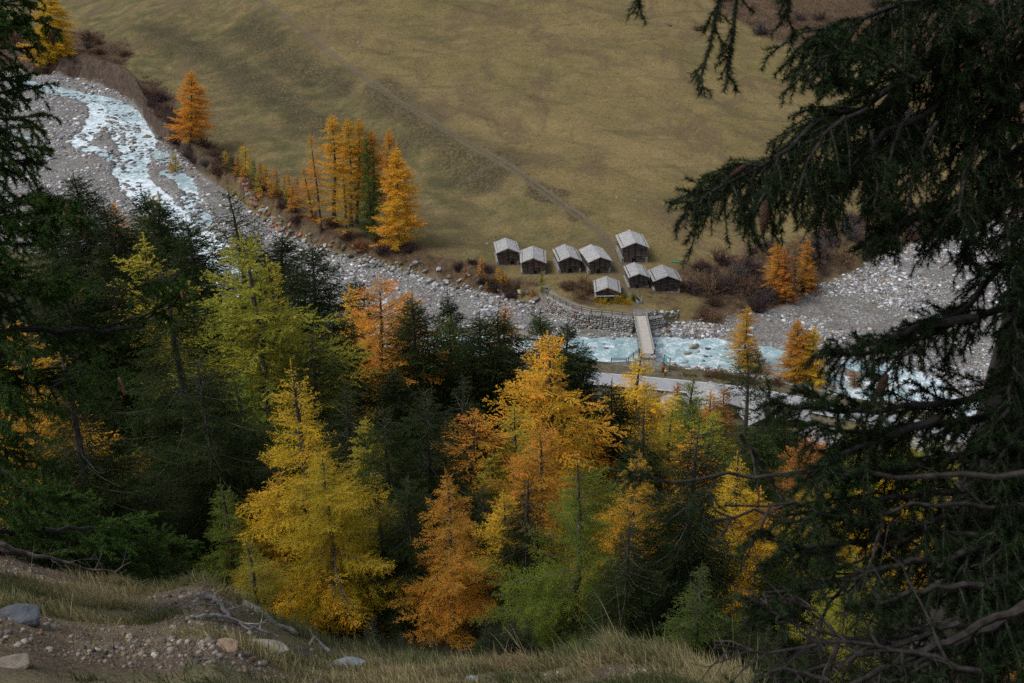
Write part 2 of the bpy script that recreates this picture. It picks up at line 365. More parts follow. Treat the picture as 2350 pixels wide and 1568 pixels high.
dirt_fg = [[tuple(q) for q in pl] for pl in dirt_fg]

def scrub_mask(x, y):
    r = np.zeros(np.shape(x))
    n = fbm(x, y, 8, 3, 41) * 8
    for pl in scrub_polys: r = np.maximum(r, ss(1.5, -2.5, poly_sd(x, y, pl) + n))
    for pl in scrub_thin: r = np.maximum(r, .45 * ss(1.5, -3, poly_sd(x, y, pl) + n))
    return r

# ------------------------------------------------------------------ terrain meshes
uu = np.concatenate([np.linspace(-1.0, -.58, 40)[:-1], np.linspace(-.58, .58, 820), np.linspace(.58, 1.0, 40)[1:]])
yy = np.concatenate([np.linspace(.6, 5, 20)[:-1], np.linspace(5, 15, 150)[:-1], np.geomspace(15, 140, 150)[:-1], np.geomspace(140, 300, 460)[:-1], np.geomspace(300, 1100, 300)])
U, Yg = np.meshgrid(uu, yy); X = U * Yg
Z = H(X, Yg)
nr, nc = X.shape
dN = Yg - Yn(U); dB = Yg - Yb(U)
chd, _ = channel(X, Yg)
gravel = ss(-.5, .8, dN) * ss(1.5, -1.5, dB + fbm(X, Yg, 6, 3, 44) * 5)
scrub = scrub_mask(X, Yg) * (dB > -3)
bankcol = ((dB > -1) & (dB < np.interp(U, FU, FW) * 1.0)) * ss(-.29, -.33, U) * ss(-2, 2, dB + 2)
td = line_d(X, Yg, track) + fbm(X, Yg, 3, 2, 46) * .5
rut = np.clip(ss(.75, .2, np.abs(td - .95)) + .22 * ss(1.7, .9, td), 0, 1)
td2 = line_d(X, Yg, track2); rut = np.maximum(rut, .35 * ss(1.6, .3, td2))
park = [G(*p, ) for p in [(1395, 865), (1400, 838), (1470, 815), (1500, 812), (1525, 850), (1545, 862)]]
lane = np.clip(ss(2.2, .4, line_d(X, Yg, lanepath) + fbm(X, Yg, 2, 3, 47) * 2), 0, 1) * .7
pave = np.maximum(ss(1, -1, poly_sd(X, Yg, park)), ss(4.5, 2.5, np.hypot(X - track[-1][0] - 1, (Yg - track[-1][1] - 1) * 1.2) + fbm(X, Yg, 2, 3, 48) * 2) * (dB > -.5))
heath = np.zeros_like(X)
for i, l in enumerate(heath_lines): heath = np.maximum(heath, ss(16 if i != 3 else 4, 1, line_d(X, Yg, l) + fbm(X, Yg, 12, 3, 49) * 14))
heath *= (dB > 8)
fgd = np.zeros_like(X)
fm = Yg < 16
for pl in dirt_fg:
    fgd[fm] = np.maximum(fgd[fm], ss(.25, -.15, poly_sd(X[fm], Yg[fm], pl) + fbm(X[fm], Yg[fm], .6, 3, 50) * 1.1))
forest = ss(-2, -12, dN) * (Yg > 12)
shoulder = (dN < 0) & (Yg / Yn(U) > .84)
_ty = np.interp(Yg, SCARP[0], SCARP[1]) - X
tone = ss(-6, 14, _ty + fbm(X, Yg, 20, 4, 24) * 26) * ss(-5, 30, dB) * ss(215, 250, Yg)
zA = np.stack([np.maximum(gravel, pave * .9), np.maximum(scrub, bankcol * .7), rut, np.ones_like(X)], -1)
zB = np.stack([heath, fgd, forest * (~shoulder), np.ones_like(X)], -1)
zC = np.stack([lane, (Yg < 18) * 1.0, shoulder * 1.0, np.ones_like(X)], -1)

m, nt, b = new_mat('terrain', .95, .1); N = NT(nt); co = N.coord()
A = N.sep(N.attr('za', 'Color')); B = N.sep(N.attr('zb', 'Color')); C = N.sep(N.attr('zc', 'Color'))
n_big = N.noise(co, .018, 5, .6); n_mid = N.noise(co, .11, 6, .65); n_fine = N.noise(co, 1.3, 8, .75); n_str = N.noise(N.mapped(co, (.3, 1.0, 1), (0, 0, .75)), .12, 5, .6, .4)
grass = N.ramp(n_big, [(.3, (.125, .108, .040)), (.48, (.180, .138, .058)), (.68, (.250, .180, .085))])
mt = N.attr('tone')
grass = N.mix(N.math('MULTIPLY', mt, .8), grass, N.ramp(n_mid, [(.35, (.078, .076, .034)), (.65, (.130, .116, .050))]))
grass = N.mix(N.ramp(n_mid, [(.42, 0.0), (.66, .85)]), grass, (.225, .165, .075))
grass = N.mix(N.ramp(n_str, [(.53, 0.0), (.64, .5)]), grass, (.110, .092, .048))
grass = N.mix(N.ramp(N.noise(N.mapped(co, (1, .45, 1), (0, 0, -.75)), .055, 7, .7, .6), [(.50, 0.0), (.60, .7)]), grass, (.135, .095, .055))
grass = N.mix(N.ramp(N.noise(co, .45, 5, .7), [(.52, 0.0), (.72, .6)]), grass, (.085, .105, .03))
grass = N.mix(1.0, grass, N.ramp(n_fine, [(.28, .58), (.5, 1.0), (.72, 1.38)]), 'MULTIPLY')
grass = N.mix(N.math('MULTIPLY', B[0], N.ramp(N.noise(co, 1.1, 5, .7), [(.40, .2), (.56, .95)])), grass, (.052, .045, .027))
scr = N.ramp(N.noise(co, .7, 8, .75), [(.3, (.035, .025, .018)), (.5, (.10, .068, .042)), (.7, (.20, .13, .07))])
c = N.mix(A[1], grass, scr)
c = N.mix(C[0], c, (.27, .25, .21))
dirt = N.ramp(N.noise(co, 1.6, 8, .7), [(.3, (.085, .068, .045)), (.7, (.19, .155, .10))])
c = N.mix(A[2], c, dirt)
c = N.mix(N.attr('scar'), c, N.ramp(N.noise(co, .35, 8, .75), [(.3, (.040, .028, .021)), (.55, (.095, .068, .050)), (.75, (.17, .14, .115))]))
vc = N.voro(co, 2.6, 'Color'); vs = N.sep(vc)[0]
grv = N.ramp(vs, [(.0, (.12, .12, .125)), (.35, (.30, .295, .285)), (.6, (.46, .455, .445)), (.8, (.36, .31, .26)), (1, (.75, .75, .75))])
sand = N.ramp(N.noise(co, .5, 6, .7), [(.3, (.19, .172, .15)), (.7, (.33, .31, .28))])
grv = N.mix(N.ramp(N.noise(co, .16, 5, .65), [(.42, .25), (.58, .95)]), grv, sand)
vd = N.voro(co, 2.6); grv = N.mix(1.0, grv, N.ramp(vd, [(.0, 1.15), (.6, .55)]), 'MULTIPLY')
c = N.mix(A[0], c, grv)
shc = N.ramp(N.noise(co, .5, 6, .7), [(.35, (.075, .055, .038)), (.65, (.125, .115, .05))])
c = N.mix(N.math('MULTIPLY', C[2], N.math('SUBTRACT', 1.0, A[0])), c, shc)
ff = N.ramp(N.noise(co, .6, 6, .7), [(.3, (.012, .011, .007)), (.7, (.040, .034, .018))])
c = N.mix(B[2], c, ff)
fgg = N.ramp(N.noise(co, 3, 7, .7), [(.3, (.09, .08, .045)), (.7, (.22, .19, .11))])
c = N.mix(C[1], c, fgg)
fgdirt = N.mix(N.ramp(N.noise(co, 1.4, 4, .6), [(.45, 0.0), (.62, .8)]), N.ramp(N.noise(co, 22, 8, .75), [(.3, (.060, .043, .030)), (.5, (.130, .096, .068)), (.72, (.25, .195, .145))]), (.26, .20, .14))
fgdirt = N.mix(1.0, fgdirt, N.ramp(N.noise(co, 45, 5, .7), [(.3, .55), (.7, 1.35)]), 'MULTIPLY')
c = N.mix(B[1], c, fgdirt)
N.L(c, b.inputs['Base Color'])
bh = N.math('ADD', N.math('MULTIPLY', n_fine, .5), N.math('MULTIPLY', n_mid, .5))
bh = N.math('ADD', bh, N.math('MULTIPLY', N.noise(co, 28, 6, .7), N.math('MULTIPLY', C[1], .12)))
N.bump(bh, .55, .45, b)
M_TERRAIN = m

grid = np.arange(nr * nc).reshape(nr, nc)
Q = np.stack([grid[:-1, :-1], grid[:-1, 1:], grid[1:, 1:], grid[1:, :-1]], -1).reshape(-1, 4)
fy = (dN[:-1, :-1]).ravel(); fb = (dB[:-1, :-1]).ravel(); fyy = Yg[:-1, :-1].ravel()
V = np.stack([X, Yg, Z], -1).reshape(-1, 3)
def submesh(name, sel):
    q = Q[sel]; idx = np.unique(q); mp = np.full(len(V), -1, np.int64); mp[idx] = np.arange(len(idx))
    me = mesh_np(name, V[idx], [mp[q]], dict(za=zA.reshape(-1, 4)[idx], zb=zB.reshape(-1, 4)[idx], zc=zC.reshape(-1, 4)[idx], tone=tone.ravel()[idx], scar=(bankcol * 1.0).ravel()[idx]), M_TERRAIN)
    return obj(name, me)
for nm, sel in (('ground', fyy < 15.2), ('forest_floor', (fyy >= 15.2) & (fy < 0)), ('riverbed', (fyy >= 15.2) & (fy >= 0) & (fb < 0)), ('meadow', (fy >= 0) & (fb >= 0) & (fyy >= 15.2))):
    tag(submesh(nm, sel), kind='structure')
# hillside continuing up behind the viewpoint
bx, by = np.meshgrid(np.linspace(-80, 80, 60), np.linspace(-70, 1.4, 30))
bz = 87.9 - by * .72 + fbm(bx, by, 8, 3, 61) * 1.2 - .35
gq = np.arange(bx.size).reshape(bx.shape); q = np.stack([gq[:-1, :-1], gq[:-1, 1:], gq[1:, 1:], gq[1:, :-1]], -1).reshape(-1, 4)
tag(obj('hill', mesh_np('hill', np.stack([bx, by, bz], -1).reshape(-1, 3), [q], dict(za=np.zeros((bx.size, 4)), zb=np.zeros((bx.size, 4)), zc=np.tile([0, 1., 0, 1], (bx.size, 1))), M_TERRAIN)), kind='structure')

# ------------------------------------------------------------------ water
ww_u = np.linspace(-.60, .60, 900); ww_y = np.geomspace(150, 520, 620)
WU, WY = np.meshgrid(ww_u, ww_y); WX = WU * WY
cd, fo = channel(WX, WY)
wz = 0.02 + fbm(WX, WY, 2.4, 4, 71) * .34 * np.clip(fo + .2, 0, 1) + fbm(WX, WY, .8, 3, 72) * .12
keep = (cd < 4.5) & (WY > Yn(WU) - 2.5) & (WY < Yb(WU) + 4)
gq = np.arange(WX.size).reshape(WX.shape); q = np.stack([gq[:-1, :-1], gq[:-1, 1:], gq[1:, 1:], gq[1:, :-1]], -1).reshape(-1, 4)
q = q[keep[:-1, :-1].ravel()]; idx = np.unique(q); mp = np.full(WX.size, -1); mp[idx] = np.arange(len(idx))
m, nt, b = new_mat('glacial_water', .4, .35); N = NT(nt); co = N.coord()
fa = N.attr('foam'); s1 = N.noise(N.mapped(co, (1, .8, 1)), .38, 8, .66, 1.6); s2 = N.noise(co, 1.9, 6, .7, .8)
fm_ = N.math('ADD', N.math('MULTIPLY', s1, .65), N.math('MULTIPLY', s2, .35))
fm_ = N.math('ADD', fm_, N.math('MULTIPLY', N.math('SUBTRACT', fa, .55), .20))
fmask = N.ramp(fm_, [(.49, 0.0), (.53, .35), (.60, 1.0)])
wc = N.ramp(N.noise(co, .3, 5, .65), [(.35, (.20, .33, .355)), (.65, (.42, .55, .57))])
N.L(N.mix(fmask, wc, (.80, .88, .92)), b.inputs['Base Color'])
N.L(N.math('ADD', .38, N.math('MULTIPLY', fmask, .45)), b.inputs['Roughness'])
N.bump(fm_, .45, .4, b)
wv = np.stack([WX, WY, wz], -1).reshape(-1, 3)[idx]
tag(obj('river', mesh_np('river', wv, [mp[q]], dict(foam=fo.ravel()[idx]), m)), kind='structure')
# ------------------------------------------------------------------ foliage engine
def shoots(S, D, L, g, K=5, wob=.0, rng=RNG):
    """curved shoots from S along D (m,3), length L (m), sag g (m or scalar; positive sags, negative lifts)"""
    s = np.linspace(0, 1, K)[None, :, None]
    g = np.broadcast_to(g, L.shape)
    P = S[:, None] + D[:, None] * L[:, None, None] * s + np.array([0, 0, -1.]) * (g * L)[:, None, None] * s ** 2
    if wob: P = P + rng.normal(0, 1, (len(S), K, 3)).cumsum(1) * (L * wob)[:, None, None] * (s > 0) / K
    return P
def sample(P, i, s):
    K = P.shape[1]; f = s * (K - 1); k = np.minimum(f.astype(int), K - 2); f = (f - k)[:, None]
    a, b_ = P[i, k], P[i, k + 1]; return a * (1 - f) + b_ * f, norm(b_ - a)
def side_shoots(P, L, spacing, ang, lf, rng, s0=.12, up=0., roll=.5, lmax=9, taper=.7, minL=.03, pairs=True):
    """lateral shoots off parents P; returns S,D,L,parent"""
    n = np.maximum((L * (1 - s0) / spacing).astype(int), 1) * (2 if pairs else 1)
    i = np.repeat(np.arange(len(P)), n); j = np.arange(len(i)) - np.repeat(np.cumsum(n) - n, n)
    s = s0 + (1 - s0) * (j + rng.random(len(i))) / n[i]; s = np.clip(s, 0, .995)
    p, t = sample(P, i, s); sg = np.where(j % 2 == 0, 1., -1.)[:, None]
    lat = norm(np.cross(t, np.array([0, 0, 1.])) + 1e-4); upv = np.cross(lat, t)
    r = rng.normal(0, roll, len(i))[:, None]
    lat = lat * sg * np.cos(r) + upv * np.sin(r)
    a = (ang + rng.normal(0, .18, len(i)))[:, None]
    D = norm(t * np.cos(a) + lat * np.sin(a) + np.array([0, 0, up]))
    Lc = np.minimum(L[i] * lf, lmax) * np.clip(1 - s, .0, 1) ** taper * rng.uniform(.55, 1.15, len(i)) + minL
    return p, D, Lc, i, s
def needles(P, L, per_m, nl, nw, fwd, rng, tint, up=0., lj=.35, tj=.12):
    n = np.maximum(rng.poisson(L * per_m), 1); i = np.repeat(np.arange(len(P)), n)
    p, t = sample(P, i, rng.random(len(i)) ** .9)
    r = norm(np.cross(t, rng.normal(0, 1, (len(i), 3))))
    D = norm(t * fwd + r + np.array([0, 0, up])); w = norm(np.cross(D, rng.normal(0, 1, (len(i), 3)))) * nw / 2
    ll = (nl * rng.uniform(1 - lj, 1 + lj, len(i)))[:, None]
    V = np.stack([p - w, p + w, p + D * ll], 1).reshape(-1, 3)
    T = np.repeat(np.clip(tint[i] + rng.normal(0, tj, len(i)), 0, 1), 3)
    return V, T
class Crown:
    def __init__(s): s.V = []; s.T = []; s.Q = []; s.F = []; s.n = 0
    def tri(s, V, T): s.V.append(V); s.T.append(T); s.F.append(np.arange(len(V)).reshape(-1, 3) + s.n); s.n += len(V)
    def tube(s, P, R, n, t): V, Q = tubes(P, R, n); s.V.append(V); s.T.append(np.full(len(V), t)); s.Q.append(Q + s.n); s.n += len(V)
    def mesh(s, name, mat):
        return mesh_np(name, np.concatenate(s.V), ([np.concatenate(s.Q)] if s.Q else []) + ([np.concatenate(s.F)] if s.F else []), dict(tint=np.concatenate(s.T)), mat, False)
def radii(L, r0, r1, K): return (r0[:, None] + (r1 - r0)[:, None] * np.linspace(0, 1, K)[None])

def tree_model(kind, Ht, R, seed, n1, sp2, per_m, nl, nw, sp3=None, base=.08, lean=0., shape=.8, bare=0.0, rough=.25, cones=0, l2=.42, l3=(.38, .30), gap=None):
    rng = np.random.default_rng(seed)
    K = 12; tz = np.linspace(0, 1, K)
    wob = np.cumsum(rng.normal(0, .006 * Ht, (K, 2)), 0) * (tz[:, None] * (1 - tz[:, None]) * 2)
    T = np.stack([wob[:, 0] + lean * tz * Ht, wob[:, 1], tz * Ht], 1)
    r0 = .011 * Ht + .05
    wood = Crown(); wood.tube(T[None], (r0 * (1 - tz) ** .8 + .012)[None] * (1 + .35 * np.exp(-tz * 25))[None], 9, .4)
    # level 1
    q = np.sort(rng.random(n1)) ** (.92 if kind == 'larch' else .85); z = base + (1 - base - .006) * q
    az = np.arange(n1) * 2.399 + rng.normal(0, .5, n1)
    prof = R * (1 - (z - base) / (1 - base)) ** shape
    lop = 1 + rough * .9 * np.sin(az + rng.random() * 6 + z * 5) + rough * np.sin(2 * az + z * 14 + rng.random() * 6)
    L1 = np.maximum(prof * lop * rng.uniform(.62, 1.12, n1), .02 * Ht * .5) + .012 * Ht
    L1 *= np.where(z < base + .12, rng.uniform(.35, 1.0, n1), 1)
    tt = (z - base) / (1 - base)
    if kind == 'spruce': el = np.radians(-22 + 56 * tt ** 2.2) + rng.normal(0, .12, n1); g = .30 * (1 - tt) + rng.normal(0, .05, n1)
    else: el = np.radians(-6 + 50 * tt ** 3.0) + rng.normal(0, .20, n1); g = -.16 + .20 * tt + rng.normal(0, .12, n1)
    S = np.stack([np.interp(z, tz, T[:, 0]), np.interp(z, tz, T[:, 1]), z * Ht], 1)
    D = np.stack([np.cos(az) * np.cos(el), np.sin(az) * np.cos(el), np.sin(el)], 1)
    P1 = shoots(S, D, L1, g, 8, .05, rng)
    if kind == 'spruce': P1[:, :, 2] += (np.linspace(0, 1, 8) ** 4 * .22)[None] * L1[:, None]      # upturned tips
    wood.tube(P1, radii(L1, .006 * L1 + .012, .004 + 0 * L1, 8) * (1.4 if Ht < 18 else 1.2), 4, .4)
    if gap: L1 *= np.where((np.abs((az % 6.2832) - gap[0]) < gap[1]) & (tt > gap[2]) & (tt < gap[3]), .22, 1.)
    P1 = shoots(S, D, L1, g, 8, .05, rng) if gap else P1
    dead = rng.random(n1) < bare * np.clip(1.6 - 2.2 * tt, 0, 1)
    crown = Crown(); PA, LA = P1[~dead], L1[~dead]
    # level 2
    if kind == 'spruce': s, d, l, i, sf = side_shoots(PA, LA, sp2, .95, l2, rng, .10, -.10, .35, R * .33, .55, .05)
    else: s, d, l, i, sf = side_shoots(PA, LA, sp2, .80, l2, rng, .10, .03, .55, R * .33, .55, .05)
    P2 = shoots(s, d, l, rng.normal(.45, .2, len(l)) if kind == 'spruce' else rng.normal(.12, .3, len(l)), 5, .06, rng)
    bt = rng.normal(.5, .19, len(PA)); ht = np.clip(.35 + .45 * np.clip(sf, 0, 1), 0, 1)
    t2 = np.clip(bt[i] * .55 + ht * .45 + rng.normal(0, .08, len(l)), 0, 1)
    if sp3:
        crown.tube(P2, radii(l, .003 + 0 * l, .0015 + 0 * l, 5) * 1.5, 3, .12)
        s3, d3, l3_, i3, sf3 = side_shoots(P2, l, sp3, .70, l3[0], rng, .05, -.12 if kind == 'spruce' else .0, .6, l3[1], .5, .03)
        P3 = shoots(s3, d3, l3_, rng.normal(.25, .25, len(l3_)), 4, .03, rng); t3 = np.clip(t2[i3] + .16 * (sf3 - .4) + rng.normal(0, .09, len(l3_)), 0, 1)
        V, Tn = needles(P3, l3_, per_m, nl, nw, .9, rng, t3); crown.tri(V, Tn)
    V, Tn = needles(P2, l, per_m, nl, nw, .9, rng, t2); crown.tri(V, Tn)
    V, Tn = needles(PA, LA, per_m * .8, nl, nw, .8, rng, bt * .6 + .1); crown.tri(V, Tn)
    lead = shoots(T[None, -1] - np.array([[0, 0, .10 * Ht]]), np.array([[0, 0, 1.]]), np.array([.14 * Ht]), 0, 4, .02, rng)
    V, Tn = needles(lead, np.array([.14 * Ht]), per_m * 1.2, nl, nw, .9, rng, np.array([.6])); crown.tri(V, Tn)
    res = dict(kind=kind, H=Ht, R=R, wood=wood.mesh(kind + '_trunk', M_BARK), crown=crown.mesh(kind + '_crown', M_LARCH if kind == 'larch' else M_SPRUCE), cones=None)
    if cones:
        k = rng.choice(len(P2), cones, p=(np.clip(t2, .05, 1) * (P2[:, 0, 2] > Ht * .35) + 1e-9) / (np.clip(t2, .05, 1) * (P2[:, 0, 2] > Ht * .35) + 1e-9).sum())
        tip = P2[k, -1]; cc = np.stack([tip, tip + [0, 0, -.05], tip + [0, 0, -.13]], 1) + rng.normal(0, .004, (cones, 3, 3))
        cr = Crown(); cr.tube(cc, np.tile([.012, .022, .006], (cones, 1)), 6, .5); res['cones'] = cr.mesh('cones', M_CONE)
    return res
MODELS = dict(
 LN1=tree_model('larch', 20, 5.0, 11, 170, .20, 48, .045, .024, .20, base=.05, shape=.75, rough=.35, l2=.5, l3=(.55, .55)),
 LNT=tree_model('larch', 20, 5.4, 14, 165, .20, 48, .045, .024, .20, base=.05, shape=.6, rough=.35, l2=.5, l3=(.55, .55), gap=(4.71, .5, .03, .62)),
 LN2=tree_model('larch', 20, 4.4, 12, 190, .20, 48, .045, .024, .20, base=.05, shape=.85, rough=.16, l2=.5, l3=(.55, .5)),
 LN3=tree_model('larch', 20, 4.2, 13, 150, .22, 46, .045, .025, .22, base=.08, shape=.8, rough=.4, l2=.5, l3=(.6, .55)),
 LM1=tree_model('larch', 25, 4.6, 21, 190, .21, 36, .10, .052, None, base=.08, shape=.7, rough=.25, l2=.5),
 LM2=tree_model('larch', 25, 5.0, 22, 180, .21, 36, .10, .052, None, base=.08, shape=.55, rough=.38, l2=.5),
 LM3=tree_model('larch', 25, 4.2, 23, 190, .21, 36, .10, .052, None, base=.10, shape=.85, rough=.2, l2=.5),
 LF1=tree_model('larch', 26, 3.6, 31, 190, .22, 26, .18, .058, None, base=.12, shape=.45, rough=.3, bare=.30, l2=.5),
 LF2=tree_model('larch', 24, 4.2, 32, 180, .22, 28, .18, .060, None, base=.06, shape=.6, rough=.3, bare=.1, l2=.5),
 LF3=tree_model('larch', 22, 5.0, 33, 210, .22, 30, .17, .062, None, base=.04, shape=.65, rough=.25, l2=.5),
 LF4=tree_model('larch', 24, 3.0, 34, 130, .26, 18, .20, .065, None, base=.12, shape=.5, rough=.35, bare=.3, l2=.5),
 LS1=tree_model('larch', 6, 1.7, 41, 70, .16, 24, .13, .055, None, base=.02, shape=.8, rough=.2, l2=.5),
 LS2=tree_model('larch', 6, 2.2, 42, 65, .16, 22, .13, .055, None, base=.01, shape=.6, rough=.35, l2=.5),
 SN1=tree_model('spruce', 24, 4.8, 51, 230, .17, 60, .042, .024, .16, base=.05, shape=.72, rough=.15, cones=110, bare=.06, l2=.5, l3=(.5, .45)),
 SN2=tree_model('spruce', 18, 3.6, 52, 190, .17, 60, .042, .024, .16, base=.06, shape=.8, rough=.2, cones=70, l2=.5, l3=(.5, .4)),
 SM1=tree_model('spruce', 25, 4.4, 61, 260, .18, 34, .11, .052, None, base=.06, shape=.62, rough=.2, cones=60, l2=.55),
 SM2=tree_model('spruce', 25, 3.8, 62, 240, .18, 34, .11, .052, None, base=.06, shape=.75, rough=.25, bare=.1, cones=30, l2=.55),
 SM3=tree_model('spruce', 22, 3.6, 63, 110, .20, 28, .11, .048, None, base=.14, shape=.6, rough=.4, bare=.25, l2=.55),
)
SHP = dict(LNT=.6, LN1=.75, LN2=.85, LN3=.8, LM1=.7, LM2=.55, LM3=.85, SN1=.72, SN2=.8, SM1=.62, SM2=.75, SM3=.6)
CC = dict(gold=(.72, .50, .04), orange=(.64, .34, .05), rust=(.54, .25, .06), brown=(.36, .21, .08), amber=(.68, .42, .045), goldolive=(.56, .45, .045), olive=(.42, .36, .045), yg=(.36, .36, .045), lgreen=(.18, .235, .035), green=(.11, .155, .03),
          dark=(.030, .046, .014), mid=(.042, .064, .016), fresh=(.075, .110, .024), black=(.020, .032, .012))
def plant(model, x, y, h, r, color, label, group=None, rz=None, sink=.15, lean=0):
    M = MODELS[model]; k = M['kind']; z = float(H(x, y, False)) - sink
    t = bpy.data.objects.new(k + '_tree', None); COL.objects.link(t); t.location = (x, y, z)
    t.rotation_euler = (0, lean, RNG.random() * 6.28 if rz is None else rz)
    if lean: t.rotation_euler = (0, lean, 0)
    t.empty_display_size = .5
    tag(t, label, k + ' tree', group)
    sx, sz = r / M['R'], h / M['H']; t.scale = (sx, sx, sz)
    c = CC[color]; v = RNG.uniform(.88, 1.12)
    for nm, key in (('trunk', 'wood'), ('crown', 'crown'), ('cones', 'cones')):
        if M[key] is None: continue
        o = bpy.data.objects.new(nm, M[key]); COL.objects.link(o); o.parent = t
        if key == 'crown': o.color = (c[0] * v, c[1] * v, c[2] * v, 1)
        if key == 'cones': o['kind'] = 'stuff'
    return t
def far_tree(model, tx, ty, bx_, by_, hw, color, label, group=None):
    p = G(bx_, by_); S = np.linalg.norm(p - [0, 0, CAMZ])
    u = p[0] / p[1]
    # height so the tip projects at ty
    lo, hi = .5, 60
    for _ in range(30):
        md = (lo + hi) / 2
        if PIX(p[0], p[1], p[2] + md)[1] > ty: lo = md
        else: hi = md
    natural = PIX(p[0], p[1], p[2] + lo)[0]
    lean = math.atan2((tx - natural) * S / F, lo)
    return plant(model, p[0], p[1], lo * 1.0, hw * (1.28 if model[1] == 'F' else 1.15) * S / F, color, label, group, lean=lean if abs(lean) > .02 else 0)
NEARL = []
def near_tree(model, tx, ty, Yp, hw, color, label, group=None):
    NEARL.append((tx, ty + 2.2 * hw, label))
    # Yp: distance in centre-profile metres; iterate so that the tip projects at (tx, ty)
    y = Yp
    for _ in range(6):
        u0 = (tx - CX) / (F * cp + (CY - ty) * sp)
        ye = 180 + (float(Yn(u0)) - 180) * float(ss(60, 130, y)); y = Yp * ye / 180
    d = ray(tx, ty); t = y / d[1]; top = np.array([0, 0, CAMZ]) + d * t; x = top[0]
    z = float(H(x, y, False)); h = max(top[2] - z, 1.5)
    S = np.linalg.norm(top - [0, 0, CAMZ])
    hpx = PIX(x, y, z)[1] - ty; fr = min(1., max(2.3 * hw, 60) / max(hpx, 1))
    r = hw * S / F / fr ** SHP[model] * (1.65 if model[0] == 'L' else 1.35)
    return plant(model, x, y, h, min(r, .36 * h), color, label, group, rz=0 if model == 'LNT' else None)
FL = 'larches in a stand above the far bank'
for a in [
 ('LF3', 437, 160, 437, 325, 44, 'orange', 'lone broad orange larch on the brown river bank edge'),
 ('LF3', 112, -30, 110, 150, 50, 'gold', 'yellow larch behind the hanging spruce boughs at the top left corner'),
 ('LF4', 711, 311, 737, 532, 24, 'orange', 'thin leaning larch, leftmost tall one of the bank stand', FL),
 ('LF1', 760, 268, 767, 508, 40, 'amber', 'tallest yellow larch of the bank stand, left of its middle', FL),
 ('LF1', 796, 276, 806, 520, 34, 'amber', 'amber larch between the two tallest of the bank stand', FL),
 ('LF1', 821, 275, 819, 515, 32, 'amber', 'tall amber larch just left of the green one in the bank stand', FL),
 ('LF1', 851, 303, 856, 518, 34, 'orange', 'pale orange larch behind the green one in the bank stand', FL),
 ('LF2', 844, 318, 854, 548, 32, 'green', 'only green larch in the orange bank stand', FL),
 ('LF1', 891, 301, 893, 545, 30, 'orange', 'slim orange larch between green larch and broad yellow larch', FL),
 ('LF3', 909, 338, 914, 566, 52, 'amber', 'broad yellow orange larch at the right end of the bank stand', FL),
 ('LF4', 695, 386, 716, 505, 26, 'orange', 'short sparse orange larch at the left foot of the bank stand', FL),
 ('LF4', 786, 400, 793, 545, 28, 'amber', 'short bare stemmed larch in front of the bank stand', FL),
 ('LF2', 1785, 554, 1790, 684, 30, 'orange', 'dense orange larch, leftmost of the right bank group'),
 ('LF2', 1801, 568, 1806, 694, 22, 'rust', 'rusty larch with visible stem, second in the right bank group'),
 ('LF4', 1824, 551, 1819, 694, 26, 'brown', 'sparse brown half bare larch in the right bank group'),
 ('LF2', 1855, 549, 1848, 672, 25, 'orange', 'orange larch, rightmost of the right bank group'),
 ('LF2', 1717, 707, 1706, 852, 36, 'amber', 'slender amber larch between river and road, right of the bridge'),
 ('LF3', 1833, 732, 1822, 882, 44, 'orange', 'orange larch on the roadside strip, left one of a pair'),
 ('LF2', 1869, 754, 1862, 888, 40, 'gold', 'yellow larch on the roadside strip, right one of a pair'),
 ('LS1', 1979, 770, 1983, 812, 10, 'orange', 'small orange larch alone on the gravel beyond the river'),
 ('LS1', 1105, 585, 1105, 633, 13, 'orange', 'small orange larch left of the first barn'),
 ('LS2', 1144, 612, 1148, 647, 12, 'amber', 'small amber larch below and left of the first barn'),
 ('LS2', 1160, 622, 1163, 648, 8, 'orange', 'tiny orange larch touching the small amber one below the first barn'),
 ('LS1', 1243, 622, 1243, 672, 14, 'yg', 'yellow green young larch in front of the second barn'),
 ('LS1', 1116, 645, 1117, 667, 7, 'orange', 'tiny orange larch among bank stones left of the barns'),
 ('LS1', 1197, 652, 1197, 682, 9, 'olive', 'tiny olive larch on the bank below the second barn'),
 ('LS2', 1222, 654, 1222, 682, 11, 'orange', 'tiny orange larch beside the yellow green one below the second barn'),
 ('LS1', 1068, 612, 1068, 640, 8, 'rust', 'tiny rusty larch farthest left of the barns'),
 ('LS2', 1960, 845, 1962, 893, 26, 'brown', 'brown sapling on the gravel by the right rapids'),
 ('LS2', 1735, 790, 1748, 862, 30, 'brown', 'pale brown thin sapling between road and river'),
]: far_tree(*a)
ROW = [(563, 328, 402, 20, 'gold'), (532, 358, 398, 12, 'green'), (518, 342, 385, 11, 'gold'), (545, 356, 405, 15, 'orange'), (583, 362, 420, 11, 'lgreen'), (597, 372, 430, 16, 'rust'),
        (610, 374, 432, 18, 'amber'), (592, 392, 440, 14, 'olive'), (634, 384, 446, 16, 'rust'), (636, 408, 452, 13, 'yg'), (622, 410, 452, 12, 'orange'), (653, 400, 455, 11, 'olive'), (663, 394, 462, 17, 'orange'),
        (657, 436, 466, 12, 'yg'), (672, 420, 475, 18, 'orange'), (668, 452, 486, 15, 'orange'), (683, 400, 470, 14, 'rust'), (557, 388, 425, 13, 'orange'), (597, 428, 455, 12, 'amber'), (635, 460, 478, 8, 'amber'), (402, 350, 398, 16, 'olive'), (392, 368, 402, 10, 'amber')]
ROWX = [r_[0] + i * .001 for i, r_ in enumerate(ROW[:20])]
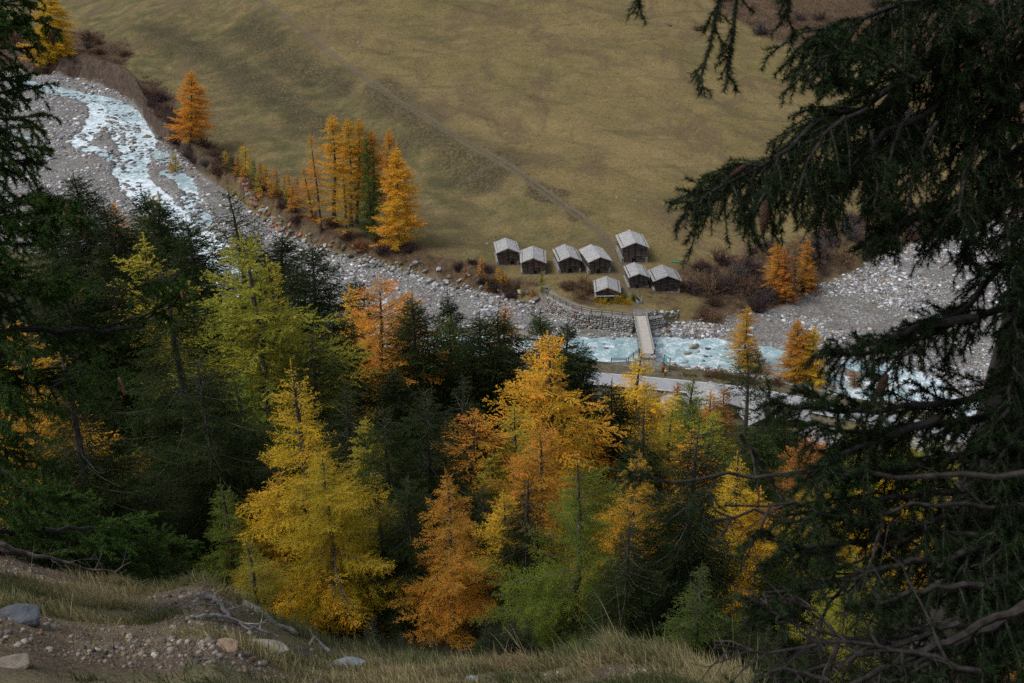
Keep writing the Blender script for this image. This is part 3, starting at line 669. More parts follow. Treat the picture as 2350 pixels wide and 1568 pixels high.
for i, (x, y, by_, hw, c) in enumerate(ROW):
    nm = {'gold': 'yellow', 'lgreen': 'pale green', 'yg': 'yellow green'}.get(c, c)
    ordn = ['first', 'second', 'third', 'fourth', 'fifth', 'sixth', 'seventh', 'eighth', 'ninth', 'tenth', 'eleventh', 'twelfth', 'thirteenth', 'fourteenth', 'fifteenth', 'sixteenth', 'seventeenth', 'eighteenth', 'nineteenth', 'twentieth'][sorted(ROWX).index(x + i * .001) if i < 20 else 0]
    if i < 20: far_tree('LS1' if i % 2 else 'LS2', x, y, x, by_, hw, c, nm + ' young larch, %s from the left in the sapling row above the boulder bank' % ordn, 'young larches in a row above the boulder bank')
    else: far_tree('LS2', x, y, x, by_, hw, c, ('larger ' if i == 20 else 'smaller ') + nm + ' bushy sapling on the gravel below the lone larch')
NT_ = [
 ('SM1', 170, 405, 92, 46, 'dark', 'dark spruce top standing alone against the gravel at far left'),
 ('SM2', 82, 418, 92, 26, 'dark', 'small dark spruce tip at far left against the gravel'),
 ('SM2', 324, 437, 92, 36, 'dark', 'dark spruce, left one of the two in front of the rapids'),
 ('SM2', 365, 458, 88, 40, 'dark', 'dark spruce, right one of the two in front of the rapids'),
 ('LM3', 345, 452, 95, 26, 'olive', 'olive larch squeezed between the two spruces by the rapids'),
 ('SM1', 428, 508, 82, 44, 'dark', 'dark spruce whose tip crosses the white river'),
 ('SM1', 240, 476, 82, 50, 'dark', 'dark spruce left of the orange larch at far left'),
 ('LM3', 262, 470, 98, 40, 'orange', 'orange larch behind dark spruces at far left'),
 ('SM3', 523, 440, 84, 42, 'mid', 'tall open spruce with pale bare trunk before the gravel'),
 ('SM1', 576, 548, 80, 50, 'dark', 'dark spruce behind the big olive larch'),
 ('SM2', 648, 535, 88, 34, 'dark', 'slim dark spruce tip in front of the stony bank'),
 ('SM1', 715, 565, 78, 56, 'dark', 'dark spruce with wide shoulders left of the orange larches'),
 ('SM1', 815, 645, 88, 36, 'dark', 'dark spruce between amber and orange larches'),
 ('SM1', 946, 690, 70, 62, 'dark', 'large dark spruce in the middle with bare lower limbs'),
 ('SM2', 1026, 678, 88, 26, 'dark', 'dark spruce tip above the green larch'),
 ('LM1', 1030, 732, 74, 48, 'green', 'green larch between two dark spruces in mid forest'),
 ('SM1', 1100, 728, 72, 50, 'dark', 'dark spruce, left one of a pair before the weir'),
 ('SM2', 1142, 716, 76, 40, 'dark', 'dark spruce, right one of a pair before the weir'),
 ('LM3', 1160, 705, 86, 32, 'rust', 'rusty larch peeping right of the spruce pair'),
 ('SM2', 1238, 718, 84, 34, 'mid', 'slim spruce crossing the gravel right of mid frame'),
 ('SM1', 1303, 745, 70, 48, 'dark', 'dark spruce behind the big amber larch near the bridge'),
 ('SM2', 1340, 790, 72, 34, 'dark', 'lower dark spruce touching the one near the bridge'),
 ('LM2', 872, 645, 72, 62, 'orange', 'wide orange larch in upper mid forest'),
 ('LM3', 802, 668, 76, 36, 'amber', 'amber larch left of the wide orange larch'),
 ('LM3', 935, 678, 80, 34, 'orange', 'orange larch half hidden behind the large central spruce'),
 ('SM2', 765, 715, 66, 44, 'dark', 'dark spruce with hanging cones left of the orange larches'),
 ('SM2', 900, 845, 54, 42, 'dark', 'dark spruce under the wide orange larch'),
 ('LM2', 557, 551, 52, 112, 'yg', 'big olive green larch with layered limbs at left'),
 ('LM3', 615, 610, 55, 66, 'olive', 'olive larch joined to the right of the big olive green one'),
 ('LM1', 535, 860, 44, 85, 'lgreen', 'green larch below the big olive green one'),
 ('LN2', 670, 843, 31, 215, 'gold', 'bright yellow conical larch left of centre'),
 ('LNT', 738, 1035, 29.5, 225, 'goldolive', 'large olive and yellow larch with dark twisted trunk in front'),
 ('LN3', 640, 1075, 31, 110, 'amber', 'amber larch filling behind the twisted trunk larch'),
 ('LN3', 855, 1075, 32, 95, 'olive', 'olive larch right behind the twisted trunk larch'),
 ('LN2', 507, 1105, 30, 66, 'lgreen', 'small green larch behind the grassy ledge'),
 ('LN3', 560, 1230, 27, 75, 'olive', 'low olive larch just behind the mound of earth'),
 ('LM3', 838, 968, 42, 34, 'olive', 'narrow olive larch among dark central spruces'),
 ('LN2', 1024, 1080, 29, 108, 'orange', 'orange conical larch in front, centre'),
 ('LM2', 1258, 776, 52, 82, 'amber', 'big amber larch with open crown near centre'),
 ('LM2', 1090, 948, 45, 88, 'orange', 'round orange larch left of the big amber one'),
 ('LM1', 1180, 930, 46, 70, 'olive', 'olive larch in front of the big amber one'),
 ('LM2', 1240, 985, 40, 68, 'orange', 'light orange round larch behind the green conical larch'),
 ('LN1', 1325, 1042, 26, 135, 'lgreen', 'tall green conical larch in front, right of centre'),
 ('SN2', 1212, 1098, 29, 62, 'black', 'blackish spruce with drooping limbs left of the green larch'),
 ('SN2', 1110, 1112, 38, 30, 'dark', 'small dark spruce tip behind the orange larch'),
 ('LM1', 1155, 1128, 34, 52, 'gold', 'yellow larch left of the blackish spruce'),
 ('SM1', 1405, 880, 54, 44, 'black', 'dark spruce left of the tall yellow larch'),
 ('LM1', 1472, 812, 60, 85, 'gold', 'tall yellow larch below the bridge end'),
 ('LM2', 1425, 905, 60, 50, 'olive', 'olive larch at the left foot of the tall yellow larch'),
 ('SN2', 1480, 928, 48, 36, 'dark', 'slim dark spruce in front of the tall yellow larch'),
 ('LM3', 1555, 885, 74, 20, 'rust', 'slim rusty larch in front of the grey roofs'),
 ('LM1', 1592, 868, 66, 44, 'lgreen', 'yellow green larch in front of the grey roofs'),
 ('LM3', 1632, 902, 72, 26, 'orange', 'orange larch, left of two before the large roof'),
 ('LM3', 1662, 893, 74, 24, 'rust', 'rusty larch, right of two before the large roof'),
 ('LM1', 1545, 935, 56, 50, 'olive', 'olive larch in the thicket below the roofs, left'),
 ('LM2', 1640, 950, 56, 52, 'yg', 'yellow green larch in the thicket below the roofs, right'),
 ('LM1', 1592, 985, 48, 50, 'amber', 'amber larch in the thicket below the roofs, middle'),
 ('SM3', 1716, 802, 50, 40, 'mid', 'tall thin spruce with visible grey trunk and drooping limbs'),
 ('SM1', 1788, 905, 56, 36, 'dark', 'dark spruce right of the thin grey trunked one'),
 ('SN1', 1605, 978, 27, 125, 'black', 'big dark spruce with brown cones right of centre'),
 ('SM1', 1735, 985, 44, 75, 'mid', 'wide green spruce behind the bare twigs at right'),
 ('LN2', 1465, 1038, 36, 85, 'amber', 'amber larch between green larch and big cone bearing spruce'),
 ('LN2', 1694, 1042, 34, 68, 'gold', 'yellow larch behind the bare crossing twigs'),
 ('SN2', 1445, 1190, 24, 66, 'dark', 'small dark spruce in front, left of the cone bearing one'),
 ('SN2', 1612, 1288, 22, 112, 'fresh', 'fresh green spruce full of pink cones at the ledge'),
 ('LM2', 1866, 1000, 48, 50, 'rust', 'rusty red larch seen through the right boughs'),
 ('LM1', 1745, 1120, 34, 90, 'amber', 'orange larch behind the right boughs low down'),
 ('LN3', 1968, 1262, 24, 105, 'yg', 'yellow green larch behind the bare limbs at bottom right'),
 ('LM1', 1960, 975, 52, 60, 'yg', 'yellow green larch top seen under the right bough'),
 ('LM1', 2080, 950, 56, 60, 'olive', 'olive larch seen through right boughs beside the road'),
 ('LM2', 2165, 1010, 50, 65, 'yg', 'yellow green larch near the right road glimpse'),
 ('SM1', 2060, 1010, 46, 70, 'mid', 'green spruce deep behind the right boughs'),
 ('LM1', 2200, 1130, 38, 95, 'amber', 'amber larch at far right behind boughs'),
 ('SN2', 2250, 1190, 30, 75, 'fresh', 'green spruce at far right behind boughs'),
 ('SN1', 1900, 1190, 30, 60, 'mid', 'green spruce behind the dense lower right boughs'),
 ('LM2', 2290, 1400, 24, 70, 'amber', 'amber larch at the bottom right corner'),
 ('SM1', 1790, 1260, 29, 50, 'mid', 'cone bearing spruce behind bare twigs at right'),
 ('SN1', 372, 615, 38, 190, 'dark', 'massive dark spruce with grey dead limbs at left'),
 ('SM1', 255, 640, 52, 70, 'dark', 'dark spruce left behind the massive one'),
 ('SM1', 130, 600, 52, 80, 'dark', 'dark spruce far left behind the hanging boughs'),
 ('LM1', 40, 742, 42, 62, 'amber', 'amber larch at the left edge under the thick bough'),
 ('LM1', 330, 560, 58, 46, 'olive', 'olive larch glimpsed behind the massive left spruce'),
 ('SN1', 140, 800, 30, 150, 'dark', 'dark spruce at left below the thick bough'),
 ('SN1', 450, 820, 33, 120, 'dark', 'dark spruce right of the massive left one'),
 ('SN1', 715, 764, 50, 75, 'mid', 'cone bearing spruce behind the bright yellow larch'),
 ('SN2', 790, 870, 44, 62, 'dark', 'dark spruce right of the bright yellow larch'),
 ('SN1', 879, 933, 38, 78, 'mid', 'green spruce with cones in the central dark group'),
 ('SN1', 975, 890, 40, 80, 'dark', 'dark spruce behind the front orange larch'),
 ('SN2', 1061, 860, 46, 56, 'dark', 'dark spruce left of the round orange larch'),
 ('LM2', 1880, 1105, 40, 75, 'olive', 'olive larch behind the lower right boughs'),
 ('LM2', 2050, 1090, 40, 85, 'gold', 'yellow larch deep behind the lower right boughs'),
 ('LM1', 1560, 1120, 40, 62, 'amber', 'amber larch tucked left of the large cone bearing spruce'),
 ('LM2', 1130, 1040, 44, 60, 'olive', 'olive larch below the round orange larch'),
 ('LM1', 1385, 1010, 52, 50, 'orange', 'orange larch behind the right shoulder of the green conical larch'),
 ('SN1', 935, 1090, 30, 75, 'dark', 'dark spruce in shade left of the front orange larch'),
]
for a in NT_: near_tree(*a)

# shaded spruces that fill the gaps of the forest
n = 0; rk = np.random.default_rng(3); _used = set()
def fill_label(q):
    o_ = sorted(NEARL, key=lambda t: (t[0] - q[0]) ** 2 + (t[1] - q[1]) ** 2)
    for t in o_[:8]:
        for rel in ('left of', 'right of', 'below'):
            if (rel == 'left of' and q[0] > t[0] - 8) or (rel == 'right of' and q[0] < t[0] + 8): continue
            wds = t[2].split(',')[0].split()[:12]
            while wds[-1] in ('the', 'of', 'with', 'and', 'at', 'in', 'a', 'one', 'to', 'big', 'large', 'bare', 'tall', 'two'): wds.pop()
            l_ = 'low shaded spruce %s the %s' % (rel, ' '.join(w_ for w_ in wds))
            l_ = ' '.join(l_.split()[:16])
            if l_ not in _used: _used.add(l_); return l_
    return 'low dark spruce in deep shade of the forest'
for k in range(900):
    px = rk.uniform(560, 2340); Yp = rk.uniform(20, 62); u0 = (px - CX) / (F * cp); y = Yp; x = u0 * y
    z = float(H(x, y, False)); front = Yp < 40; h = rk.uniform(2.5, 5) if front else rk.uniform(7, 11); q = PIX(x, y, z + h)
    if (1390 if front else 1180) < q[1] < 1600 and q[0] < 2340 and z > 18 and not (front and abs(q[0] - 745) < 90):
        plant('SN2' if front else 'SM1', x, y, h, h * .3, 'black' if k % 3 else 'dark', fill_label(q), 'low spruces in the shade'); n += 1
    if n >= 60: break
# ------------------------------------------------------------------ stones
def ico(sub):
    import bmesh
    bm = bmesh.new(); bmesh.ops.create_icosphere(bm, subdivisions=sub, radius=1)
    v = np.array([x.co[:] for x in bm.verts]); f = np.array([[q.index for q in p.verts] for p in bm.faces]); bm.free(); return v, f
I1, I2, I3 = ico(1), ico(2), ico(3)
def rock_shape(v, rng, cuts=7, amt=.16):
    v = v.copy()
    for _ in range(cuts):
        n = norm(rng.normal(0, 1, 3)); d = rng.uniform(.45, .85); k = v @ n - d; v = v - np.maximum(k, 0)[:, None] * n * .9
    v = v * (1 + amt * (vnoise(v[:, 0] * 2 + 5 * rng.random(), v[:, 1] * 2 + v[:, 2] * 1.7, rng.integers(999)) - .5))[:, None]
    return v / np.abs(v).max(0) 
def stone_colors(n, rng, rust=0.0):
    pal = np.array([[.72, .72, .71], [.52, .52, .525], [.33, .335, .35], [.16, .165, .18], [.46, .40, .33], [.36, .25, .18], [.85, .85, .83]])
    p = np.array([.13, .27, .21, .15, .13, .05, .06]); p = p * (1 - rust); p[5] += rust; i = rng.choice(7, n, p=p / p.sum())
    return pal[i] * rng.uniform(.62, 1.15, (n, 1))
def stone_cloud(name, xs, ys, sz, cols, base, rng, mat=M_STONE, sink=.25, flat=.62, hz=None, nvar=8):
    v0, f0 = base; vs = np.stack([rock_shape(v0, rng, 5) for _ in range(nvar)]); n = len(xs)
    V = vs[rng.integers(nvar, size=n)] * (sz[:, None] * .5 * rng.uniform(.7, 1.3, (n, 3)))[:, None] * np.array([1, 1, flat])
    a = rng.random(n) * 6.283; ca, sa = np.cos(a)[:, None], np.sin(a)[:, None]
    V = np.stack([V[..., 0] * ca - V[..., 1] * sa, V[..., 0] * sa + V[..., 1] * ca, V[..., 2]], -1)
    z = H(xs, ys) if hz is None else hz
    V += np.stack([xs, ys, z + sz * (.5 * flat - sink)], -1)[:, None]
    Fq = f0[None] + (np.arange(n) * len(v0))[:, None, None]
    me = mesh_np(name, V.reshape(-1, 3), [Fq.reshape(-1, 3)], dict(col=np.repeat(cols, len(v0), 0)), mat, True)
    return obj(name, me)
rng = np.random.default_rng(91)
# cobbles over the whole bed, one object
def bed_points(n, rng, ulo=-.56, uhi=.56, q=1.0):
    u = rng.uniform(ulo, uhi, n); a, c = Yn(u) - 3, Yb(u) + np.interp(u, FU, FW) * .15; t = rng.random(n)
    y = a + (c - a) * t
    p = (y ** -q) / (a ** -q); k = rng.random(n) < p * np.clip((c - a) / 120, .15, 1); return u[k] * y[k], y[k]
x, y = bed_points(340000, rng)
dens = fbm(x, y, 13, 4, 81) + .25 * fbm(x, y, 4, 3, 82); k = rng.random(len(x)) < np.maximum(ss(-.07, .12, dens) * .95 + .04, (x < 0) * ss(-.2, .0, dens) * .8)
cdd, _ = channel(x, y); k &= (rng.random(len(x)) < np.where(cdd < -.6, np.where((y > 240) & (x < -20), .22, .07), 1))
x, y = x[k], y[k]; sz = .17 + .24 * rng.pareto(2.4, len(x)); sz = np.minimum(sz * (1 + 1.2 * np.clip(dens[k], 0, .4)), 1.5) * np.interp(y, [170, 260, 420], [.68, .95, 1.4])
print('cobbles', len(x))
rustm = ss(0, 8, y - Yb(x / y) + 8)
co_ = stone_colors(len(x), rng)
tag(stone_cloud('gravel', x, y, sz, co_, ico(1) if False else (I1[0][:12], ico(0)[1]) if False else I1, rng), kind='stuff')
# rocks breaking the surface of the rapids
xr = []; yr = []; sr = []
for ch, cnt in ((0, 1500), (1, 260), (2, 180), (3, 60), (4, 160), (6, 60)):
    P_ = channels[ch]
    for _ in range(cnt):
        i = rng.integers(len(P_) - 1); f = rng.random(); a, c = P_[i], P_[i + 1]; q = PZ(a[0] + (c[0] - a[0]) * f, a[1] + (c[1] - a[1]) * f)
        left = q[0] < -20
        if not left and rng.random() > .18: continue
        q = q + rng.normal(0, (a[2] * .75), 3); xr.append(q[0]); yr.append(q[1]); sr.append(rng.uniform(.5, 1.5) * (1.25 if left else .8))
xr, yr, sr = map(np.array, (xr, yr, sr)); kk = fbm(xr, yr, 9, 3, 83) > -.05; xr, yr, sr = xr[kk], yr[kk], sr[kk]
cr_ = stone_colors(len(xr), rng) * .62; tag(stone_cloud('river_rocks', xr, yr, sr, cr_, I1, rng, hz=np.full(len(xr), -.05)), kind='stuff')
# individual boulders
VB = [mesh_np('boulder', rock_shape(I3[0], np.random.default_rng(300 + i), 12, .22) * [1, .8, .62], [I3[1]], None, M_ROCK, True) for i in range(8)]
def boulder(x, y, s, col, label, group=None, z=None, sink=.2, name='boulder', sq=1.0):
    o = obj(name, VB[RNG.integers(8)]); zz = float(H(x, y)) if z is None else z
    o.location = (x, y, zz + s * .5 * .62 * sq - s * sink); o.scale = (s / 2 * RNG.uniform(.85, 1.2), s / 2 * RNG.uniform(.85, 1.15), s / 2 * sq); o.rotation_euler = (RNG.normal(0, .25), RNG.normal(0, .25), RNG.random() * 6.28)
    o.color = tuple(col) + (1,)
    return tag(o, label, 'boulder', group)
for (px, py, s, c, lab, z, sq) in [
 (337, 320, 5.2, (.26, .23, .19), 'large brown boulder at the edge of the upper rapids', None, .9), (305, 328, 3.4, (.34, .30, .24), 'tan boulder in the middle of the upper rapids', .1, .8), (366, 320, 4.4, (.22, .21, .19), 'dark boulder under the bank right of the upper rapids', None, .9),
 (412, 378, 3.6, (.42, .42, .42), 'pale grey boulder beside the bushy sapling', None, .9), (244, 376, 3.0, (.14, .14, .15), 'dark flat boulder left of the rapids', .1, .7), (260, 378, 2.4, (.13, .13, .14), 'small black boulder touching the rapids', .1, .9),
 (1592, 797, 2.8, (.36, .31, .22), 'tan boulder standing in the river right of the bridge', .1, .8), (1578, 812, 1.9, (.34, .30, .22), 'smaller tan boulder in the river beside the big tan one', .05, .8), (1192, 755, 2.4, (.58, .57, .55), 'whitish boulder on the gravel above the weir', None, .8),
 (1507, 770, 1.9, (.50, .50, .49), 'pale boulder by the water right of the stone wall', None, .8), (1516, 776, 1.6, (.55, .55, .54), 'white boulder by the water right of the stone wall', None, .8), (1722, 756, 1.7, (.60, .60, .60), 'white boulder on the gravel edge behind the roadside larches', None, .9),
 (1722, 770, 1.6, (.62, .62, .62), 'second white boulder below the first behind the roadside larches', None, .9), (1729, 779, 1.4, (.22, .23, .25), 'dark grey boulder in the shallows behind the roadside larches', .05, .8),
 (1802, 690, 1.8, (.62, .62, .63), 'white block at the foot of the right bank larches', None, 1.0), (1533, 57, 4.5, (.13, .09, .075), 'brown mound of scree alone high on the meadow', None, .5), (822, 100, 1.3, (.62, .62, .62), 'tiny white stone on the upper meadow', None, 1.0),
 (2010, 228, 2.0, (.45, .46, .48), 'grey rock on the meadow behind the right boughs', None, .8), (1118, 560, 1.0, (.4, .4, .42), 'grey stone at the left foot of the first barn', None, .8), (1230, 690, 2.0, (.25, .22, .20), 'broken block at the left end of the stone wall', None, .9)]:
    p = PZ(px, py, z) if z is not None else G(px, py)
    boulder(p[0], p[1], s, c, lab, z=z, sq=sq)
# riprap along the left bank
rip = np.array([PZ(a, b_ - 6, 1)[:2] for a, b_ in [(556, 450), (585, 480), (620, 512), (672, 548), (740, 580), (800, 598), (900, 622), (1000, 650), (1100, 678), (1200, 706), (1255, 722)]])
seg = np.linalg.norm(np.diff(rip, axis=0), axis=1); cum = np.concatenate([[0], np.cumsum(seg)])
for k in range(215):
    d = cum[-1] * ((k + RNG.random()) / 215); i = min(np.searchsorted(cum, d) - 1, len(seg) - 1); i = max(i, 0)
    p = rip[i] + (rip[i + 1] - rip[i]) * ((d - cum[i]) / seg[i]); off = RNG.uniform(-3.0, 5.0)
    u = p[0] / p[1]; y = p[1] + off; x = u * y; f = d / cum[-1]
    s = RNG.uniform(.8, 2.0) * (1.25 - .35 * f)
    if RNG.random() < ss(.62, .2, f) * .7: col, nm = np.array([.36, .19, .12]) * RNG.uniform(.7, 1.2), 'rusty'
    elif RNG.random() < .35: col, nm = np.array([.46, .46, .46]) * RNG.uniform(.8, 1.2), 'pale grey'
    else: col, nm = np.array([.22, .215, .20]) * RNG.uniform(.7, 1.3), 'dark grey'
    pos = 'below the young larch row' if f < .33 else 'below the tall larch stand' if f < .62 else 'between larch stand and barns'
    szn = 'small' if s < 1.25 else 'large' if s > 1.9 else 'medium'; ed = 'lower edge' if off < -.8 else 'upper edge' if off > 2.4 else 'middle'
    boulder(x, y, s, col, '%s %s boulder at the %s of the riprap %s' % (szn, nm, ed, pos), '%s riprap boulders %s' % (nm, pos))
# bright boulders right of the wall
for k in range(60):
    a = RNG.random(); px, py = (RNG.uniform(1500, 1560), RNG.uniform(716, 752)) if k < 38 else (RNG.uniform(1490, 1700), RNG.uniform(752, 772))
    p = G(px, py); s = RNG.uniform(.5, 1.25); pale = RNG.random() < .6
    boulder(p[0], p[1], s, (np.array([.56, .56, .55]) if pale else np.array([.27, .27, .28])) * RNG.uniform(.85, 1.15),
            ('whitish' if pale else 'grey') + (' boulder heaped right of the stone wall' if k < 38 else ' boulder along the far waterline right of the bridge'), ('whitish' if pale else 'grey') + (' boulders heaped right of the stone wall' if k < 38 else ' boulders along the far waterline'))
# near bank stones
x = []; y = []
for k in range(1500):
    u = RNG.uniform(-.02, .52); yy_ = float(Yn(u)) + RNG.normal(1.2, 1.2); x.append(u * yy_); y.append(yy_)
x, y = np.array(x), np.array(y); tag(stone_cloud('bank_stones', x, y, .3 + .28 * RNG.pareto(2.5, len(x)).clip(0, 3), stone_colors(len(x), rng), I1, rng), kind='stuff')
# pale stones strewn on the meadow
px = RNG.uniform(250, 2000, 130); py = RNG.uniform(5, 520, 130)
pp = np.array([G(a, b_) for a, b_ in zip(px, py)]); k = (pp[:, 1] - Yb(pp[:, 0] / pp[:, 1]) > 12); pp = pp[k]
tag(stone_cloud('meadow_stones', pp[:, 0], pp[:, 1], RNG.uniform(.25, .6, len(pp)), np.tile([.42, .42, .40], (len(pp), 1)), I1, rng), kind='stuff')
# driftwood
for pts, r, lab in [([(580, 614), (583, 640), (584, 665)], .22, 'pale straight log lying on gravel beside the rapids'), ([(2075, 768), (2090, 756), (2108, 750), (2118, 752)], .22, 'curved driftwood branch on the right gravel plain')]:
    if pts[0][0] == 580: pts = [(332, 352), (333, 368), (334, 380)]
    P = [G(*q) + [0, 0, .35] for q in pts]; mb = MB(); mb.tube(P, np.linspace(r, r * .6, len(P)), 7); tag(mb.build('driftwood', M_PALE, smooth=True), lab, 'driftwood')

# ------------------------------------------------------------------ shrubs
def bush_model(seed, n, hgt, rad, nl, nw, per):
    rng = np.random.default_rng(seed); az = rng.random(n) * 6.283; el = np.radians(rng.uniform(18, 88, n))
    S = np.stack([rng.normal(0, rad * .28, n), rng.normal(0, rad * .28, n), np.zeros(n)], 1)
    D = np.stack([np.cos(az) * np.cos(el), np.sin(az) * np.cos(el), np.sin(el)], 1); L = rng.uniform(.55, 1.1, n) * (hgt * np.sin(el) + rad * np.cos(el))
    P = shoots(S, D, L, rng.normal(.1, .1, n), 5, .15, rng); c = Crown(); c.tube(P, radii(L, .03 + 0 * L, .012 + 0 * L, 5), 3, .25)
    V, T = needles(P, L, per, nl, nw, 1.1, rng, np.clip(rng.normal(.5, .2, n), 0, 1), .25); c.tri(V, T); return c.mesh('bush', M_TWIG)
BU = [bush_model(401, 90, 2.0, 1.5, .34, .045, 12), bush_model(402, 110, 1.6, 1.9, .30, .05, 12), bush_model(403, 60, 2.6, 1.3, .40, .04, 10)]
BCOL = dict(brown=(.155, .095, .062), purple=(.095, .066, .062), grey=(.125, .105, .10), tan=(.24, .16, .085), rusty=(.26, .125, .05), golden=(.42, .29, .03), green=(.10, .14, .03))
def bush(px, py, s, col, label, group=None, name='bush', p=None):
    p = G(px, py) if p is None else p
    o = obj(name, BU[RNG.integers(3)]); o.location = (p[0], p[1], p[2] - .1); o.scale = (s * RNG.uniform(.85, 1.2), s * RNG.uniform(.85, 1.2), s * RNG.uniform(.75, 1.1)); o.rotation_euler = (0, 0, RNG.random() * 6.28)
    c = np.array(BCOL[col]) * RNG.uniform(.8, 1.25); o.color = (*c, 1); return tag(o, label, 'bush', group)
for px, py, s, c, lab in [(1668, 668, 2.1, 'purple', 'round dark purple bush, largest on the slope right of the barns'), (1640, 700, 1.3, 'brown', 'brown bush below the round purple one'), (1604, 70, 1.5, 'brown', 'small brown bush at the upper meadow edge'),
    (1465, 700, .8, 'golden', 'x'), (1500, 232, 0.8, 'tan', 'x')]:
    if lab != 'x': bush(px, py, s, c, lab)
for k, (px, py, s, c) in enumerate([(1385, 697, .8, 'golden'), (1400, 694, .7, 'green'), (1414, 696, .9, 'golden'), (1430, 692, .8, 'green'), (1440, 699, .7, 'golden'), (1372, 693, .6, 'golden'), (1455, 690, .7, 'green'), (1425, 685, .7, 'green')]):
    bush(px, py, s, c, ('golden' if c == 'golden' else 'green') + ' nettle clump below the lowest barn', 'nettle clumps below the lowest barn', 'weed_clump')
def thicket(n, poly, cols, smin, smax, lab, grp):
    P = np.array([q[:2] for q in poly]); lo, hi = P.min(0), P.max(0); m = 0; tries = 0
    while m < n and tries < n * 60:
        tries += 1; q = lo + RNG.random(2) * (hi - lo)
        if poly_sd(q[:1], q[1:], P)[0] < -.3:
            cc_ = cols[RNG.integers(len(cols))]; sz_ = RNG.uniform(smin, smax); th = (sz_ - smin) / (smax - smin); hz_ = (q - lo) / (hi - lo); bush(0, 0, sz_, cc_, '%s %s leafless bush, %s%s part, %s' % ('small' if th < .33 else 'big' if th > .7 else 'middling', cc_, 'far ' if hz_[1] > .66 else 'near ' if hz_[1] < .33 else '', 'left' if hz_[0] < .4 else 'right' if hz_[0] > .7 else 'middle', lab), '%s leafless bushes %s' % (cc_, grp), p=np.array([q[0], q[1], float(H(q[0], q[1]))])); m += 1
thicket(120, scrub_polys[3], ['purple', 'purple', 'brown', 'grey', 'tan'], .9, 1.9, 'in the thicket right of the barns', 'in the right thicket')
thicket(34, [G(*p) for p in [(330, 190), (366, 215), (405, 260), (445, 320), (490, 345), (545, 390), (560, 430), (470, 400), (400, 345), (352, 290)]], ['purple', 'grey', 'brown'], 1.3, 2.3, 'on the steep bank by the lone larch', 'on the steep bank')
thicket(40, scrub_polys[2], ['brown', 'purple', 'tan', 'grey'], 1.8, 3.2, 'on the upper slope at top right', 'on the upper right slope')
thicket(26, [G(*p) for p in [(540, 385), (640, 445), (740, 510), (880, 550), (960, 575), (900, 600), (740, 570), (650, 520), (570, 450)]], ['brown', 'rusty', 'purple'], .7, 1.3, 'between riprap and young larches', 'above the riprap')
thicket(22, scrub_polys[0], ['purple', 'brown'], 1.6, 2.6, 'above the eroded bank at top left', 'above the eroded bank')
thicket(18, [G(*p) for p in [(1000, 600), (1130, 610), (1230, 665), (1250, 685), (1180, 690), (1020, 640)]], ['brown', 'tan', 'purple'], .6, 1.1, 'on the bank below the first barns', 'on the bank below the first barns')
thicket(14, scrub_polys[4], ['brown', 'tan'], .6, 1.0, 'on the knoll left of the lowest barn', 'on the knoll by the lowest barn')
thicket(16, [G(*p) for p in [(1560, 862), (1700, 868), (1800, 885), (1800, 896), (1680, 885), (1560, 875)]], ['tan', 'rusty', 'brown'], .5, 1.0, 'on the verge between road and river', 'on the verge between road and river')
# fine scrub cover, uncountable
def scatter_blades(name, x, y, n_per, hgt, wid, cols, tilt=.5, mat=M_TWIG, fine=False, curl=0.0, seg=1):
    rng = np.random.default_rng(len(x)); n = len(x); z = H(x, y, fine)
    i = np.repeat(np.arange(n), n_per); m = len(i); b0 = np.stack([x, y, z], 1)[i] + np.concatenate([rng.normal(0, hgt * .25, (m, 2)), np.full((m, 1), -.02)], 1)
    return b0, rng, i
rngS = np.random.default_rng(5)
px = rngS.uniform(-.58, .58, 240000); yy_ = rngS.uniform(185, 640, 240000); keepp = rngS.random(240000) < (185 / yy_) ** .8; xs, ys = (px * yy_)[keepp], yy_[keepp]
sm = scrub_mask(xs, ys) * (ys > Yb(xs / ys) + .5); k = rngS.random(len(xs)) < sm * .75; xs, ys = xs[k], ys[k]; n = len(xs); print('scrub', n)
zz = H(xs, ys, False); i = np.repeat(np.arange(n), 9); m_ = len(i); sc_ = np.interp(ys, [190, 500], [1, 2.1])[i][:, None]
b0 = np.stack([xs, ys, zz - .05], 1)[i] + np.concatenate([rngS.normal(0, .35, (m_, 2)) * sc_, np.zeros((m_, 1))], 1)
D = norm(np.concatenate([rngS.normal(0, .5, (m_, 2)), np.ones((m_, 1))], 1)); wv = norm(np.cross(D, rngS.normal(0, 1, (m_, 3)))) * .035 * sc_
V = np.stack([b0 - wv, b0 + wv, b0 + D * rngS.uniform(.3, .9, (m_, 1)) * sc_], 1).reshape(-1, 3)
tc = np.clip(fbm(xs, ys, 10, 3, 88) * 1.4 + .5 + rngS.normal(0, .15, n), 0, 1)[i]
o = obj('scrub', mesh_np('scrub', V, [np.arange(len(V)).reshape(-1, 3)], dict(tint=np.repeat(tc, 3)), M_TWIG, False)); o.color = (.165, .108, .068, 1); tag(o, kind='stuff')
